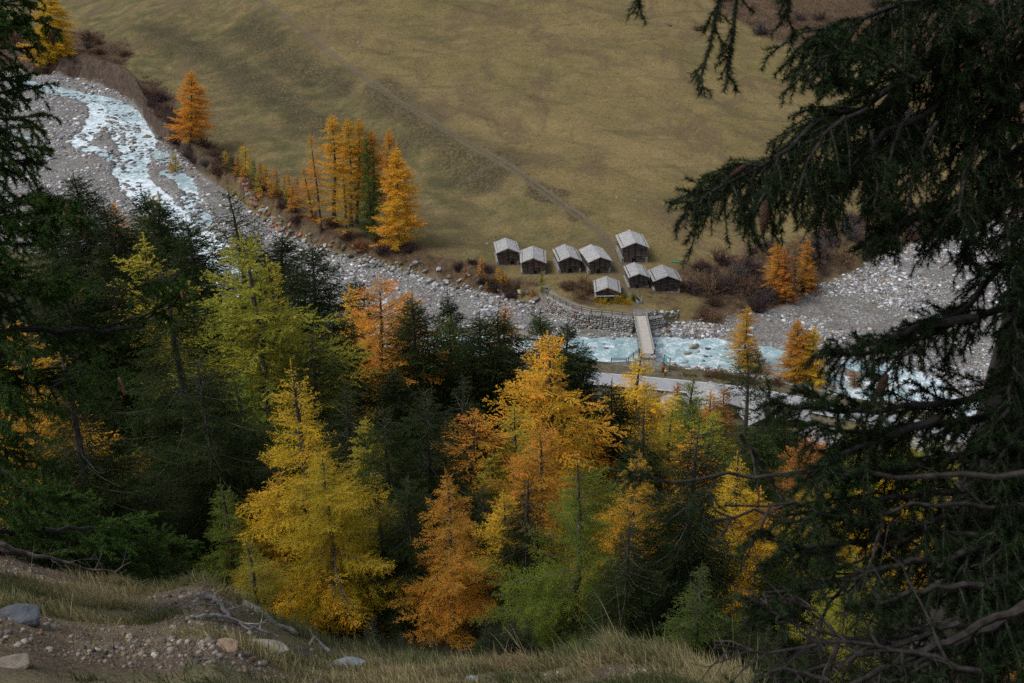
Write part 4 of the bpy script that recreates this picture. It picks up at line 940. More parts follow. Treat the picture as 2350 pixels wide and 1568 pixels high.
# coarse meadow grass tufts
xs = rngS.uniform(-.56, .56, 190000); ys = 195 + 400 * rngS.random(190000) ** 1.3; xs = xs * ys
k = (ys > Yb(xs / ys) + 3) & (scrub_mask(xs, ys) < .3) & (line_d(xs, ys, track) > 1.3); xs, ys = xs[k], ys[k]
hm = np.zeros(len(xs))
for l in heath_lines: hm = np.maximum(hm, ss(14, 1, line_d(xs, ys, l)))
k = rngS.random(len(xs)) < .35 + .65 * ss(-.1, .2, fbm(xs, ys, 5, 3, 89)); xs, ys, hm = xs[k], ys[k], hm[k]; n = len(xs); print('tufts', n)
zz = H(xs, ys, False); i = np.repeat(np.arange(n), 3); m_ = len(i); sc_ = np.interp(ys, [190, 500], [.8, 1.7])[i][:, None]
b0 = np.stack([xs, ys, zz - .03], 1)[i] + np.concatenate([rngS.normal(0, .12, (m_, 2)) * sc_, np.zeros((m_, 1))], 1)
D = norm(np.concatenate([rngS.normal(0, .7, (m_, 2)), np.ones((m_, 1))], 1)); wv = norm(np.cross(D, rngS.normal(0, 1, (m_, 3)))) * .05 * sc_
V = np.stack([b0 - wv, b0 + wv, b0 + D * rngS.uniform(.12, .34, (m_, 1)) * sc_], 1).reshape(-1, 3)
tc = np.clip(rngS.normal(.55, .25, n) - hm * .35, 0, 1)[i]
o = obj('grass', mesh_np('grass', V, [np.arange(len(V)).reshape(-1, 3)], dict(tint=np.repeat(tc, 3)), M_TWIG, False)); o.color = (.20, .155, .07, 1); tag(o, kind='stuff')
# ------------------------------------------------------------------ timber and masonry materials
def log_mat():
    m, nt, b = new_mat('weathered_logs', .85, .2); N = NT(nt); co = N.coord(); oi = N.n('ShaderNodeObjectInfo')
    g = N.noise(N.mapped(co, (.35, .35, 4.2)), 1.0, 4, .6); gx = N.noise(co, 2.2, 5, .7)
    c = N.ramp(g, [(.3, (.020, .018, .018)), (.5, (.085, .072, .064)), (.72, (.235, .215, .20))])
    c = N.mix(N.ramp(gx, [(.45, 0.0), (.7, .55)]), c, (.15, .075, .035))
    N.L(N.mix(1.0, c, oi.outputs['Color'], 'MULTIPLY'), b.inputs['Base Color']); N.bump(g, .6, .03, b); return m
M_LOG = log_mat()
def shingle_mat():
    m, nt, b = new_mat('roof_shingles', .8, .2); N = NT(nt); co = N.coord(); oi = N.n('ShaderNodeObjectInfo')
    v = N.sep(N.voro(N.mapped(co, (3.2, 3.2, 3.2)), 1.0, 'Color'))[0]
    n = N.noise(co, 1.1, 6, .7); f = N.noise(co, 9, 4, .7)
    c = N.ramp(v, [(0, (.30, .30, .305)), (.5, (.40, .395, .39)), (1, (.50, .495, .49))])
    c = N.mix(N.ramp(n, [(.45, 0.0), (.72, .6)]), c, (.24, .235, .225))
    c = N.mix(1.0, c, N.ramp(f, [(.3, .78), (.7, 1.15)]), 'MULTIPLY')
    N.L(N.mix(1.0, c, oi.outputs['Color'], 'MULTIPLY'), b.inputs['Base Color']); N.bump(v, .4, .03, b); return m
M_SHING = shingle_mat()
M_MASON = solid_mat('dry_stone', (.13, .12, .11), (.46, .44, .41), 2.6, bump=.6, bd=.05, usecol=True)
M_DARKW = solid_mat('dark_wood', (.015, .013, .012), (.05, .045, .042), 5, usecol=False)
M_FENCE = solid_mat('fence_wood', (.05, .042, .036), (.17, .155, .14), 6)
M_DECK = solid_mat('deck_planks', (.36, .33, .29), (.62, .58, .52), 2.2, stretch=(.6, 5, 1), bump=.4)
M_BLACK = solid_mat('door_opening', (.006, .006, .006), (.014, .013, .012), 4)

def slope_roof(W2, y0, y1, zr, drop, name, parent, color, th=.10, rows=9, seed=0):
    """two pitches along local y; W2 half width, zr ridge height, drop eave drop"""
    r = np.random.default_rng(seed); mb = MB(); sl = math.hypot(W2, drop)
    for s in (-1, 1):
        n = 11
        for k in range(rows):
            a, c = k / rows, min((k + 1.25) / rows, 1.02)
            ys = np.linspace(y0, y1, n); up = .045
            xa, xc = s * W2 * a, s * W2 * c; za = zr - drop * a + .02; zc = zr - drop * c + up
            top = [[xa, y, za + r.normal(0, .012)] for y in ys] + [[xc + r.normal(0, .025), y, zc + r.normal(0, .014)] for y in ys]
            bot = [[p[0], p[1], p[2] - th * (.6 if k < rows - 1 else 1.)] for p in top]
            V = np.array(top + bot); m = 2 * n; Q = []
            for j in range(n - 1):
                q = [j, j + 1, n + j + 1, n + j]; Q.append(q if s > 0 else q[::-1]); Q.append([m + x for x in q[::-1]]); Q.append([n + j, n + j + 1, m + n + j + 1, m + n + j])
                Q.append([j, j + 1, m + j + 1, m + j])
            Q += [[0, n, m + n, m], [n - 1, 2 * n - 1, m + 2 * n - 1, m + n - 1]]
            mb.add(V, Q)
    for y in (y0, y1):                       # barge boards
        for s in (-1, 1): mb.beam([0, y, zr - .05], [s * W2, y, zr - drop - .05], .05, .16)
    mb.beam([0, y0, zr + .07], [0, y1, zr + .07], .16, .07)
    o = mb.build(name, M_SHING, parent); o.color = color; return o

def barn(fx, fy, bx_, by_, ax, ay, rx, ry, hw, label, warm=.0, wallw=.84, door=(.15, .8, 1.1), awning=False, tone=1.0, pillar=1.2):
    """front base centre px, roof apex front px, ridge back px, eave half width px"""
    base = G(bx_, by_); S = np.linalg.norm(base - [0, 0, CAMZ])
    # front apex: on the vertical above the base, pulled .6 m to the front
    lo, hi = 1., 12.
    for _ in range(30):
        md = (lo + hi) / 2
        if PIX(base[0], base[1] - .6, base[2] + md)[1] > ay: lo = md
        else: hi = md
    Hh = lo; ra = PZ(ax, ay, base[2] + Hh); rb = PZ(rx, ry, base[2] + Hh)
    dv = rb - ra; Lr = min(np.linalg.norm(dv[:2]), 9.5); yaw = math.atan2(-dv[0], dv[1])
    W2 = hw * S / F; drop = W2 * .40
    t = bpy.data.objects.new('barn', None); COL.objects.link(t); org = ra + dv / np.linalg.norm(dv[:2]) * .55
    t.location = (org[0], org[1], base[2] - .1); t.rotation_euler = (0, 0, yaw); tag(t, label, 'barn', 'grey roofed log barns of the hamlet')
    L = Lr - 1.0; w = W2 * wallw; he = Hh - drop; c1 = (tone, tone * (1 - .05 * warm), tone * (1 - .10 * warm), 1)
    mb = MB(); r = np.random.default_rng(int(ax))
    # walls of stacked round-edged logs; interlocking ends at the corners
    z = .0; k = 0; lh = .24
    while z < he + .02:
        ww = w if z > 1.5 else w * .93; j = r.normal(0, .012)
        mb.box([0, 0 + j, z + lh / 2], [2 * ww + .34, .20 + j, lh * .93]); mb.box([0, L - j, z + lh / 2], [2 * ww + .34, .2, lh * .93])
        for s in (-1, 1): mb.box([s * (ww), L / 2, z + lh], [.18, L + .36, lh * .9])
        z += lh; k += 1
    wall = mb.build('log_wall', M_LOG, t); wall.color = c1
    mb = MB(); z = he + .02; step = .2
    while z < Hh - .2:
        f = (Hh - z - .1) / drop; hw_ = min(W2 * f * .97, w)
        for y in (0, L): mb.box([0, y, z + step / 2], [2 * hw_, .16, step * .92])
        z += step
    g = mb.build('gable', M_LOG, t); g.color = (tone * (1 + 2.2 * warm), tone * (1 + .75 * warm), tone * (1 + .15 * warm), 1)
    mb = MB(); mb.box([0, -.17, Hh * .5 + .55], [.20, .16, Hh * .72])
    for s in (-.52, .52): mb.box([s * w * 1.0, -.15, he * .62], [.12, .12, he * .62])
    mb.build('post', M_DARKW, t)
    mb = MB()
    for s in (-1, -.5, 0, .5, 1): mb.beam([s * W2 * .86, -.5, Hh - drop * abs(s) * .86 - .18], [s * W2 * .86, L + .35, Hh - drop * abs(s) * .86 - .18], .17, .17)
    mb.build('purlins', M_DARKW, t)
    slope_roof(W2, -.58, L + .42, Hh, drop, 'roof', t, (tone * .5 + .5,) * 3 + (1,), seed=int(ax))
    # stone plinth: rough blocks at the front corners and along the sides
    mb = MB(); rr = r
    for s in (-1, 1):
        z = -.3
        while z < pillar:
            h = rr.uniform(.2, .34); y = -.22
            while y < L:
                d = rr.uniform(.3, .6); mb.box([s * (w * .97 + .12), y + d / 2, z + h / 2], [rr.uniform(.5, .6), d * .96, h * .94], rz=rr.normal(0, .03), jit=.018); y += d
            z += h
    y = -.05; x = -w
    while x < w:
        d = rr.uniform(.35, .6); mb.box([x + d / 2, -.02, .0], [d * .95, .36, .42], jit=.02); x += d
    sb = mb.build('stone_base', M_MASON, t)
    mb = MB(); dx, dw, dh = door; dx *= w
    mb.box([dx, -.115, .28 + dh / 2], [dw, .06, dh]); d = mb.build('door', M_BLACK, t)  # near-black slab stands in for the dark inside the doorway
    mb = MB()
    for s in (-1, 1): mb.box([dx + s * (dw / 2 + .06), -.15, .28 + dh / 2], [.12, .1, dh + .12])
    mb.box([dx, -.15, .28 + dh + .07], [dw + .24, .1, .12]); f = mb.build('frame', M_FENCE, d)
    if awning:
        mb = MB(); mb.beam([-w * 1.0, -.5, he * .58], [w * 1.0, -.5, he * .66], .65, .07); a = mb.build('awning', M_SHING, t); a.color = (.8, .85, 1.0, 1)
    return t
K = .57376                              # 4096 -> 2350
def ov(*a): return [q * K for q in a]
BARNS = [
 (2036, 1061, 2032, 992, 2021, 950, 47, 'leftmost barn, small and tall with a dark door at its right', .8, (.45, .85, 1.1)),
 (2127, 1098, 2133, 1031, 2131, 982, 51.5, 'second barn from the left with reddish brown front', 1.0, (.2, .8, 1.0)),
 (2278, 1093, 2281, 1025, 2257, 976, 48, 'third barn from the left, left one of a close pair', .5, (.05, 1.0, 1.1)),
 (2396, 1096, 2402, 1027, 2363, 976, 49, 'barn beside the track, right one of a close pair, lighter planks on its gable', .35, (-.1, .9, 1.1)),
 (2541, 1052, 2543, 969, 2511, 907, 55, 'largest and tallest barn, farthest up right of the track', 0., (-.05, .95, 1.1)),
 (2556, 1154, 2558, 1093, 2536, 1048, 42, 'small barn below the largest one, touching the lower right barn', .3, (-.15, .8, .9)),
 (2667, 1169, 2672, 1102, 2648, 1057, 57, 'rightmost barn with low wide roof and dark front', 0., (-.0, .6, .9)),
 (2432, 1203, 2432, 1149, 2426, 1103, 52, 'lowest barn nearest the bridge with an awning on its front', 1.3, (0, .01, .01)),
]
for i, (bx_, by_, ax, ay, rx, ry, hw, lab, warm, dr) in enumerate(BARNS):
    barn(0, 0, bx_ * K, by_ * K, ax * K, ay * K, rx * K, ry * K, hw * K, lab, warm, door=dr, awning=(i == 7), tone=[1, .95, .9, 1.05, 1.1, .9, .62, .8][i], pillar=[1.1, .8, 1.1, 1.2, 1.5, .6, .7, .5][i])

# roofs below the road (houses among the larches)
def house(cx, cy, zr, yaw, W2, L, label, hh=4.2, color=.95):
    p = PZ(cx, cy, zr)
    t = bpy.data.objects.new('chalet', None); COL.objects.link(t); t.location = (p[0], p[1], zr - hh); t.rotation_euler = (0, 0, yaw); tag(t, label, 'house', 'grey roofed houses below the road')
    drop = W2 * .42; w = W2 * .86
    mb = MB(); n = int((hh - drop) / .25)
    for k in range(n):
        z = k * .25 + .12
        for y in (-L / 2 + .5, L / 2 - .5): mb.box([0, y, z], [2 * w + .3, .2, .23])
        for s in (-1, 1): mb.box([s * w, 0, z + .03], [.2, L - .7, .23])
    k = hh - drop
    while k < hh - .2:
        for y in (-L / 2 + .5, L / 2 - .5): mb.box([0, y, k], [2 * min(w, W2 * (hh - k) / drop * .95), .17, .19])
        k += .2
    o = mb.build('wall', M_LOG, t); o.color = (1, 1, 1, 1)
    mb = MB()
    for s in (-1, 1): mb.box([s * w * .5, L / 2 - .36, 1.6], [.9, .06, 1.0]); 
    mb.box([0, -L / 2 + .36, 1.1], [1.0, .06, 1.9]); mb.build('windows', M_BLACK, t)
    mb = MB(); mb.box([0, 0, -.6], [2 * w + .4, L - .6, 1.5], jit=.03); mb.build('stone_base', M_MASON, t)
    slope_roof(W2, -L / 2, L / 2, hh, drop, 'roof', t, (color,) * 3 + (1,), rows=12, seed=int(cx))
for a in [(1552, 922, 5.2, -.15, 2.7, 7, 'grey roof behind slim rusty larch, left of the large roof'), (1650, 900, 6.2, .2, 4.4, 8.5, 'largest grey roof right beside the road'),
          (1742, 936, 5.6, .15, 3.2, 7, 'grey roof right of the largest one, behind the thin spruce'), (1822, 938, 5.0, -.1, 2.8, 6.5, 'small grey roof touching the road edge at right'),
          (1905, 995, 6, .3, 3.2, 8, 'grey roof glimpsed under the right boughs'), (1190, 838, 5.0, .1, 2.8, 7, 'grey shingle roof hidden behind the spruce pair'),
          (2140, 1010, 6.2, .1, 3.2, 8, 'roof deep behind the boughs near the right road glimpse')]: house(*a)

# ------------------------------------------------------------------ road
rc = [PZ(px, py, 3.0) for px, py in [(1000, 858), (1150, 862), (1300, 868), (1400, 875), (1480, 882), (1560, 890), (1640, 898), (1720, 908), (1800, 922), (1880, 940), (1950, 952), (2050, 972), (2150, 992), (2250, 1014), (2400, 1050), (2600, 1100)]]
rc = np.array(rc)[:, :2]; tt_ = np.linspace(0, len(rc) - 1, 240)
rx_ = np.interp(tt_, np.arange(len(rc)), rc[:, 0]); ry_ = np.interp(tt_, np.arange(len(rc)), rc[:, 1])
ker = np.ones(15) / 15; 
def sm_(a): return np.convolve(np.pad(a, 7, 'edge'), ker, 'valid')
rx_, ry_ = sm_(rx_), sm_(ry_); tg = norm(np.stack([np.gradient(rx_), np.gradient(ry_)], 1)); nrm = np.stack([-tg[:, 1], tg[:, 0]], 1)
rzv = np.interp(np.arange(240), [0, 240], [3.25, 3.25]) + .12
def strip(name, offs, dz, mat, parent=None, sel=None, thick=0):
    P = np.stack([rx_, ry_], 1); V = []; Q = []
    idx = range(240)
    rows = [np.concatenate([P + nrm * o_, (rzv + dz)[:, None]], 1) for o_ in offs]
    V = np.concatenate(rows); nn = len(offs)
    for j in range(nn - 1):
        for k in range(239):
            if sel is None or sel(k): Q.append([j * 240 + k, j * 240 + k + 1, (j + 1) * 240 + k + 1, (j + 1) * 240 + k][::-1])
    return obj(name, mesh_np(name, V, [Q], None, mat, True), parent)
M_ASPH = solid_mat('asphalt', (.28, .285, .30), (.40, .405, .42), .6, bump=.2, detail=8, lo=.3, hi=.7)
M_WHITE = solid_mat('road_paint', (.55, .55, .53), (.82, .82, .80), 3, bump=.1)
M_VERGE = solid_mat('verge', (.075, .06, .04), (.16, .14, .08), 1.2, bump=.5, detail=8)
mb = MB()
road = tag(strip('road', [-2.6, -1, 1, 2.6], 0, M_ASPH), kind='structure')
tag(strip('road_marking', [2.30, 2.46], .006, M_WHITE, sel=lambda k: not (30 < k < 75 and k % 6 > 3)), kind='structure')
tag(strip('road_marking', [-2.46, -2.30], .006, M_WHITE, sel=lambda k: k % 5 < 3), kind='structure')
tag(strip('verge', [-6.5, -4, -2.6, -2.601], -.05, M_VERGE), kind='structure')
bpy.data.objects['verge'].location.z = -.02
tag(strip('verge', [2.6, 3.6, 5.2, 6.4], -.06, M_VERGE), kind='structure')

# ------------------------------------------------------------------ bridge
A0 = PZ(2559 * K, 1268 * K, 3.7); A1 = PZ(2588 * K, 1414 * K, 3.5)
bd = A1 - A0; BL = np.linalg.norm(bd[:2]); byaw = math.atan2(bd[1], bd[0])
t = bpy.data.objects.new('bridge', None); COL.objects.link(t); t.location = A0; t.rotation_euler = (0, math.atan2(A0[2] - A1[2], BL), byaw)
tag(t, 'narrow plank bridge with wooden railings crossing the turquoise river', 'bridge'); print('bridge', BL, A0, A1)
mb = MB(); k = 0.; r = np.random.default_rng(4)
while k < BL: mb.box([k + .12, 0 + r.normal(0, .015), r.normal(0, .006)], [.225, 2.6, .09], jit=.004); k += .24
mb.box([-.6, 0, -.02], [1.2, 2.7, .12]); mb.build('deck', M_DECK, t)
for s in (-1, 1):
    mb = MB(); mb.beam([-1, s * .95, -.32], [BL + .6, s * .95, -.32], .3, .5); mb.build('girder', M_DARKW, t)
    rl = MB()
    for hz in (.45, .95): rl.beam([-.2, s * 1.42, hz], [BL + .2, s * 1.42, hz], .10, .14)
    rl.beam([-.2, s * 1.32, .12], [BL + .2, s * 1.32, .12], .14, .16); rail = rl.build('railing', M_PALE, t)
    for j in range(10):
        mb = MB(); mb.box([j * BL / 9, s * 1.50, .4], [.12, .12, 1.25]); mb.build('post', M_FENCE, rail)
for e, zz_ in ((-1.2, -2), (BL + .7, -1.9)):
    mb = MB(); mb.box([e, 0, zz_], [1.6, 3.4, 3.7], jit=.05); mb.build('abutment', M_MASON, t)

# ------------------------------------------------------------------ fences
def fence(pts, label, nrail=2, h=1.05, post_every=2.2, cat='fence'):
    P = np.array(pts); t = bpy.data.objects.new('fence', None); COL.objects.link(t); t.location = P[0]; tag(t, label, cat); Q_ = P - P[0]
    seg = np.linalg.norm(np.diff(Q_, axis=0), axis=1); cum = np.concatenate([[0], np.cumsum(seg)]); n = max(int(cum[-1] / post_every), 1)
    S_ = np.linspace(0, cum[-1], n + 1); W = np.stack([np.interp(S_, cum, Q_[:, i]) for i in range(3)], 1)
    for w_ in W:
        mb = MB(); mb.box(w_ + [0, 0, h * .45], [.13, .13, h * 1.15], rz=.3); mb.build('post', M_FENCE, t)
    for k in range(nrail):
        mb = MB(); z = h * (.92 - .42 * k)
        for a, c in zip(W[:-1], W[1:]): mb.beam(a + [0, 0, z], c + [0, 0, z], .07, .13)
        mb.build('rail', M_FENCE, t)
    return t
wall_px = [(2190, 1187), (2240, 1213), (2300, 1243), (2360, 1255), (2430, 1262), (2500, 1270), (2532, 1274)]
wp = np.array([PZ(a * K, b_ * K, 3.7) for a, b_ in wall_px])
fence(wp + [0, .25, 0.05], 'long wooden fence along the top of the stone retaining wall')
fence([PZ(a * K, b_ * K, 3.4) for a, b_ in [(2445, 1447), (2475, 1448), (2505, 1446)]], 'short low fence at the edge of the gravel pull in', 2, .8, 1.5)
fence([PZ(a * K, b_ * K, 3.4) for a, b_ in [(2512, 1447), (2530, 1432), (2556, 1414)]], 'fence climbing to the left side of the near bridge end')
fence([PZ(a * K, b_ * K, 3.4) for a, b_ in [(2616, 1418), (2628, 1430), (2652, 1452)]], 'fence from the right side of the near bridge end to the notice board')
fence([PZ(a * K, b_ * K, 3.7) for a, b_ in [(2592, 1270), (2612, 1262), (2628, 1256)]], 'short fence right of the far bridge end')

# ------------------------------------------------------------------ retaining walls of rounded blocks
def stone_wall(top, hgt, label, seed):
    r = np.random.default_rng(seed); seg = np.linalg.norm(np.diff(top, axis=0), axis=1); cum = np.concatenate([[0], np.cumsum(seg)]); Lw = cum[-1]
    t = bpy.data.objects.new('stone_wall', None); COL.objects.link(t); t.location = top[0]; tag(t, label, 'wall')
    v0, f0 = I2; Vs = []; cols = []; n = 0; z = 0.
    def at(s): 
        p = np.array([np.interp(s, cum, top[:, i]) for i in range(3)]); q = np.array([np.interp(min(s + .3, Lw), cum, top[:, i]) for i in range(3)]) - np.array([np.interp(max(s - .3, 0), cum, top[:, i]) for i in range(3)])
        return p, q / np.linalg.norm(q)
    while z < hgt:
        h = r.uniform(.32, .5) * (1 + .5 * z / hgt); s = -r.random() * .4
        while s < Lw:
            w_ = r.uniform(.4, .95) * (1 + .3 * z / hgt); p, tg_ = at(np.clip(s + w_ / 2, 0, Lw)); nn_ = np.array([tg_[1], -tg_[0], 0])
            v = rock_shape(v0, r, 9, .1); k_ = .5
            v = np.sign(v) * np.abs(v) ** .75
            V = v[:, :1] * tg_ * w_ * .54 + v[:, 1:2] * nn_ * .32 + v[:, 2:3] * np.array([0, 0, 1.]) * h * .56 + p - top[0] + nn_ * (.15 + z * .10) + np.array([0, 0, -z - h / 2 - .05 + r.normal(0, .04)])
            Vs.append(V); c = np.array([.30, .29, .27]) * r.uniform(.6, 1.5) if r.random() > .12 else np.array([.26, .15, .10]) * r.uniform(.7, 1.2); cols.append(np.tile(c, (len(v0), 1))); n += 1; s += w_
        z += h
    Fq = (f0[None] + (np.arange(n) * len(v0))[:, None, None]).reshape(-1, 3)
    obj('stonework', mesh_np('stonework', np.concatenate(Vs), [Fq], dict(col=np.concatenate(cols)), M_STONE, True), t)
    mb = MB()
    for a, c in zip(top[:-1], top[1:]):
        a2, c2 = a - top[0], c - top[0]; mb.beam(a2 + [0, .55, -hgt / 2 - .1], c2 + [0, .55, -hgt / 2 - .1], .8, hgt + .1)
    mb.build('backing', M_MASON, t)
stone_wall(wp, 4.6, 'curved retaining wall of rounded grey blocks left of the bridge', 8)
wq = np.array([PZ(a * K, b_ * K, 3.5) for a, b_ in [(2586, 1274), (2610, 1268), (2648, 1262)]])
stone_wall(wq, 4.2, 'short stone abutment wall right of the bridge', 9)

# ------------------------------------------------------------------ notice board, signs, trough, small things
def col_mat(name, c, rough=.6):
    m, nt, b = new_mat(name, rough, .3); b.inputs['Base Color'].default_value = (*c, 1); return m
MC = {k: col_mat('paint_' + k, c) for k, c in dict(red=(.42, .02, .02), yellow=(.62, .36, .02), blue=(.12, .38, .55), pale=(.62, .64, .68), teal=(.01, .17, .20), white=(.75, .75, .74), green=(.02, .30, .20), skin=(.45, .27, .19), black=(.02, .02, .022), hair=(.10, .06, .03), cream=(.6, .55, .4), olive=(.16, .2, .10)).items()}
pa, pb = PZ(2655 * K, 1476 * K, 3.15), PZ(2677 * K, 1489 * K, 3.15)
t = bpy.data.objects.new('notice_board', None); COL.objects.link(t); mid = (pa + pb) / 2; t.location = mid; dv = pb - pa; t.rotation_euler = (0, 0, math.atan2(dv[1], dv[0])); tag(t, 'large notice board with blue and white panels on two dark posts', 'sign')
w2 = np.linalg.norm(dv) / 2
for s in (-1, 1): mb = MB(); mb.box([s * w2, 0, 1.5], [.12, .12, 3.2]); mb.build('post', M_DARKW, t)
mb = MB(); mb.box([0, 0, 2.1], [2 * w2 - .1, .05, 1.5]); pn = mb.build('panel', MC['pale'], t)
mb = MB(); mb.box([-w2 * .5, -.035, 2.05], [w2 * .9, .02, 1.2]); mb.build('map', MC['blue'], pn)
mb = MB(); mb.box([w2 * .35, -.035, 2.3], [w2 * .8, .02, .55]); mb.build('picture', MC['white'], pn)
mb = MB(); mb.box([w2 * .35, -.035, 1.72], [w2 * .8, .02, .4]); mb.build('picture', MC['olive'], pn)
mb = MB(); mb.box([0, 0, 2.93], [2 * w2 + .25, .22, .07]); mb.build('roof', MC['green'], t)
ps = PZ(2620 * K, 1408 * K, 3.4)
t = bpy.data.objects.new('sign_post', None); COL.objects.link(t); t.location = ps; tag(t, 'round red and white sign on a thin post at the right bridge end', 'sign')
mb = MB(); mb.tube([[0, 0, 0], [0, 0, 2.4]], .035, 8); mb.build('post', M_FENCE, t)
mb = MB(); mb.tube([[0, -.05, 2.25], [0, -.09, 2.25]], .30, 20); dsc = mb.build('disc', MC['red'], t)
mb = MB(); mb.tube([[0, -.088, 2.25], [0, -.10, 2.25]], .20, 20); mb.build('disc_centre', MC['white'], dsc)
mb = MB(); mb.box([0, -.06, 1.5], [.34, .04, .5]); mb.build('plate', MC['teal'], t)
def trough(px, py, ln, wd, yaw, label):
    p = G(px, py); t = bpy.data.objects.new('water_trough', None); COL.objects.link(t); t.location = p; t.rotation_euler = (0, 0, yaw); tag(t, label, 'trough')
    mb = MB()
    for s in (-1, 1): mb.box([s * wd / 2, 0, .3], [.1, ln, .62]); mb.box([0, s * (ln / 2 - .05), .3], [wd - .11, .1, .6])
    mb.box([0, 0, .08], [wd - .12, ln - .12, .12]); mb.build('basin', M_PALE, t)
    mb = MB(); mb.box([0, 0, .42], [wd - .12, ln - .22, .02]); mb.build('water', MC['black'], t); return t
t = trough(2552 * K, 1208 * K, 2.6, .9, .25, 'long wooden water trough beside the track above the bridge')
mb = MB(); mb.tube([[.55, -.6, 0], [.55, -.6, 1.2]], .09, 8); mb.box([.35, -.6, .95], [.45, .06, .06]); mb.build('spout', M_PALE, t)
trough(2187 * K, 1166 * K, 1.3, .9, .0, 'small square wooden box at the left end of the fence')
p = G(2701 * K, 1052 * K); mb = MB(); mb.box([0, 0, .25], [1.8, .35, .12]); mb.box([-.7, 0, .1], [.1, .3, .25]); mb.box([.7, 0, .1], [.1, .3, .25])
tag(mb.build('bench', MC['green'], None, loc=p, rz=-.05), 'bright green low bench on the grass right of the largest barn', 'bench')
for px, py, dx, lab in [(2726, 1070, .5, 'white stick leaning in the grass below the green bench'), (1713 / K, 497 / K, .1, 'thin pale stake on the meadow right, upper'), (1878 / K, 462 / K, .15, 'thin pale stake on the meadow near the thicket'), (1862 / K, 478 / K, .1, 'second thin pale stake on the meadow near the thicket')]:
    p = G(px * K, py * K); mb = MB(); mb.tube([[0, 0, -.1], [dx * .5, 0, 1.6]], .05, 6); tag(mb.build('stake', MC['white'], None, loc=p), lab, 'stake')

# ------------------------------------------------------------------ two people
def skin(name, verts, edges, rad, mat, parent=None, loc=(0, 0, 0), rz=0):
    me = bpy.data.meshes.new(name); me.from_pydata(verts, edges, []); me.materials.append(mat)
    o = obj(name, me, parent, loc, rz); md = o.modifiers.new('skin', 'SKIN'); me.skin_vertices.new() if not me.skin_vertices else None
    for i, r_ in enumerate(rad): me.skin_vertices[0].data[i].radius = (r_, r_)
    me.skin_vertices[0].data[0].use_root = True
    md.use_smooth_shade = True; s = o.modifiers.new('sub', 'SUBSURF'); s.levels = 1; s.render_levels = 1; return o
def person(px, py, label, jacket, hat, rz, back=None):
    p = PZ(px, py, 3.15)
    V = [(0, 0, .92), (0, 0, 1.12), (0, 0, 1.36), (0, 0, 1.50), (0, .01, 1.60), (0, .01, 1.70), (-.19, 0, 1.42), (-.25, .02, 1.14), (-.22, -.10, .92), (-.21, -.14, .83), (.19, 0, 1.42), (.26, .02, 1.15), (.20, -.12, .98), (.16, -.20, .92),
         (-.10, 0, .86), (-.11, -.02, .48), (-.11, .03, .08), (-.12, -.14, .04), (.10, 0, .86), (.12, .06, .48), (.12, .12, .08), (.12, -.05, .04)]
    E = [(0, 1), (1, 2), (2, 3), (3, 4), (4, 5), (2, 6), (6, 7), (7, 8), (8, 9), (2, 10), (10, 11), (11, 12), (12, 13), (0, 14), (14, 15), (15, 16), (16, 17), (0, 18), (18, 19), (19, 20), (20, 21)]
    Rr = [.14, .13, .15, .06, .095, .08, .06, .045, .035, .035, .06, .045, .035, .035, .09, .06, .045, .04, .09, .06, .045, .04]
    b_ = skin('person', V, E, Rr, MC['skin'], None, p, rz); tag(b_, label, 'person', 'two walkers by the notice board')
    J = [0, 1, 2, 6, 7, 8, 10, 11, 12]; mp = {j: i for i, j in enumerate(J)}
    skin('jacket', [V[j] if j != 0 else (0, 0, .84) for j in J], [(0, 1), (1, 2), (2, 3), (3, 4), (4, 5), (2, 6), (6, 7), (7, 8)], [.19, .18, .19, .09, .075, .06, .09, .075, .06], jacket, b_)
    J = [0, 14, 15, 16, 18, 19, 20]
    skin('trousers', [V[j] for j in J], [(0, 1), (1, 2), (2, 3), (0, 4), (4, 5), (5, 6)], [.16, .115, .085, .07, .115, .085, .07], MC['black'], b_)
    skin('hat', [(0, .01, 1.70), (0, .015, 1.76), (0, .02, 1.80)], [(0, 1), (1, 2)], [.105, .095, .05], hat, b_)
    return b_
person(2651 * K, 1495 * K, 'person in red jacket and dark trousers facing the notice board', MC['red'], MC['black'], .1)
person(2661 * K, 1508 * K, 'person in yellow jacket with light hair walking below the notice board', MC['yellow'], MC['cream'], 2.6)
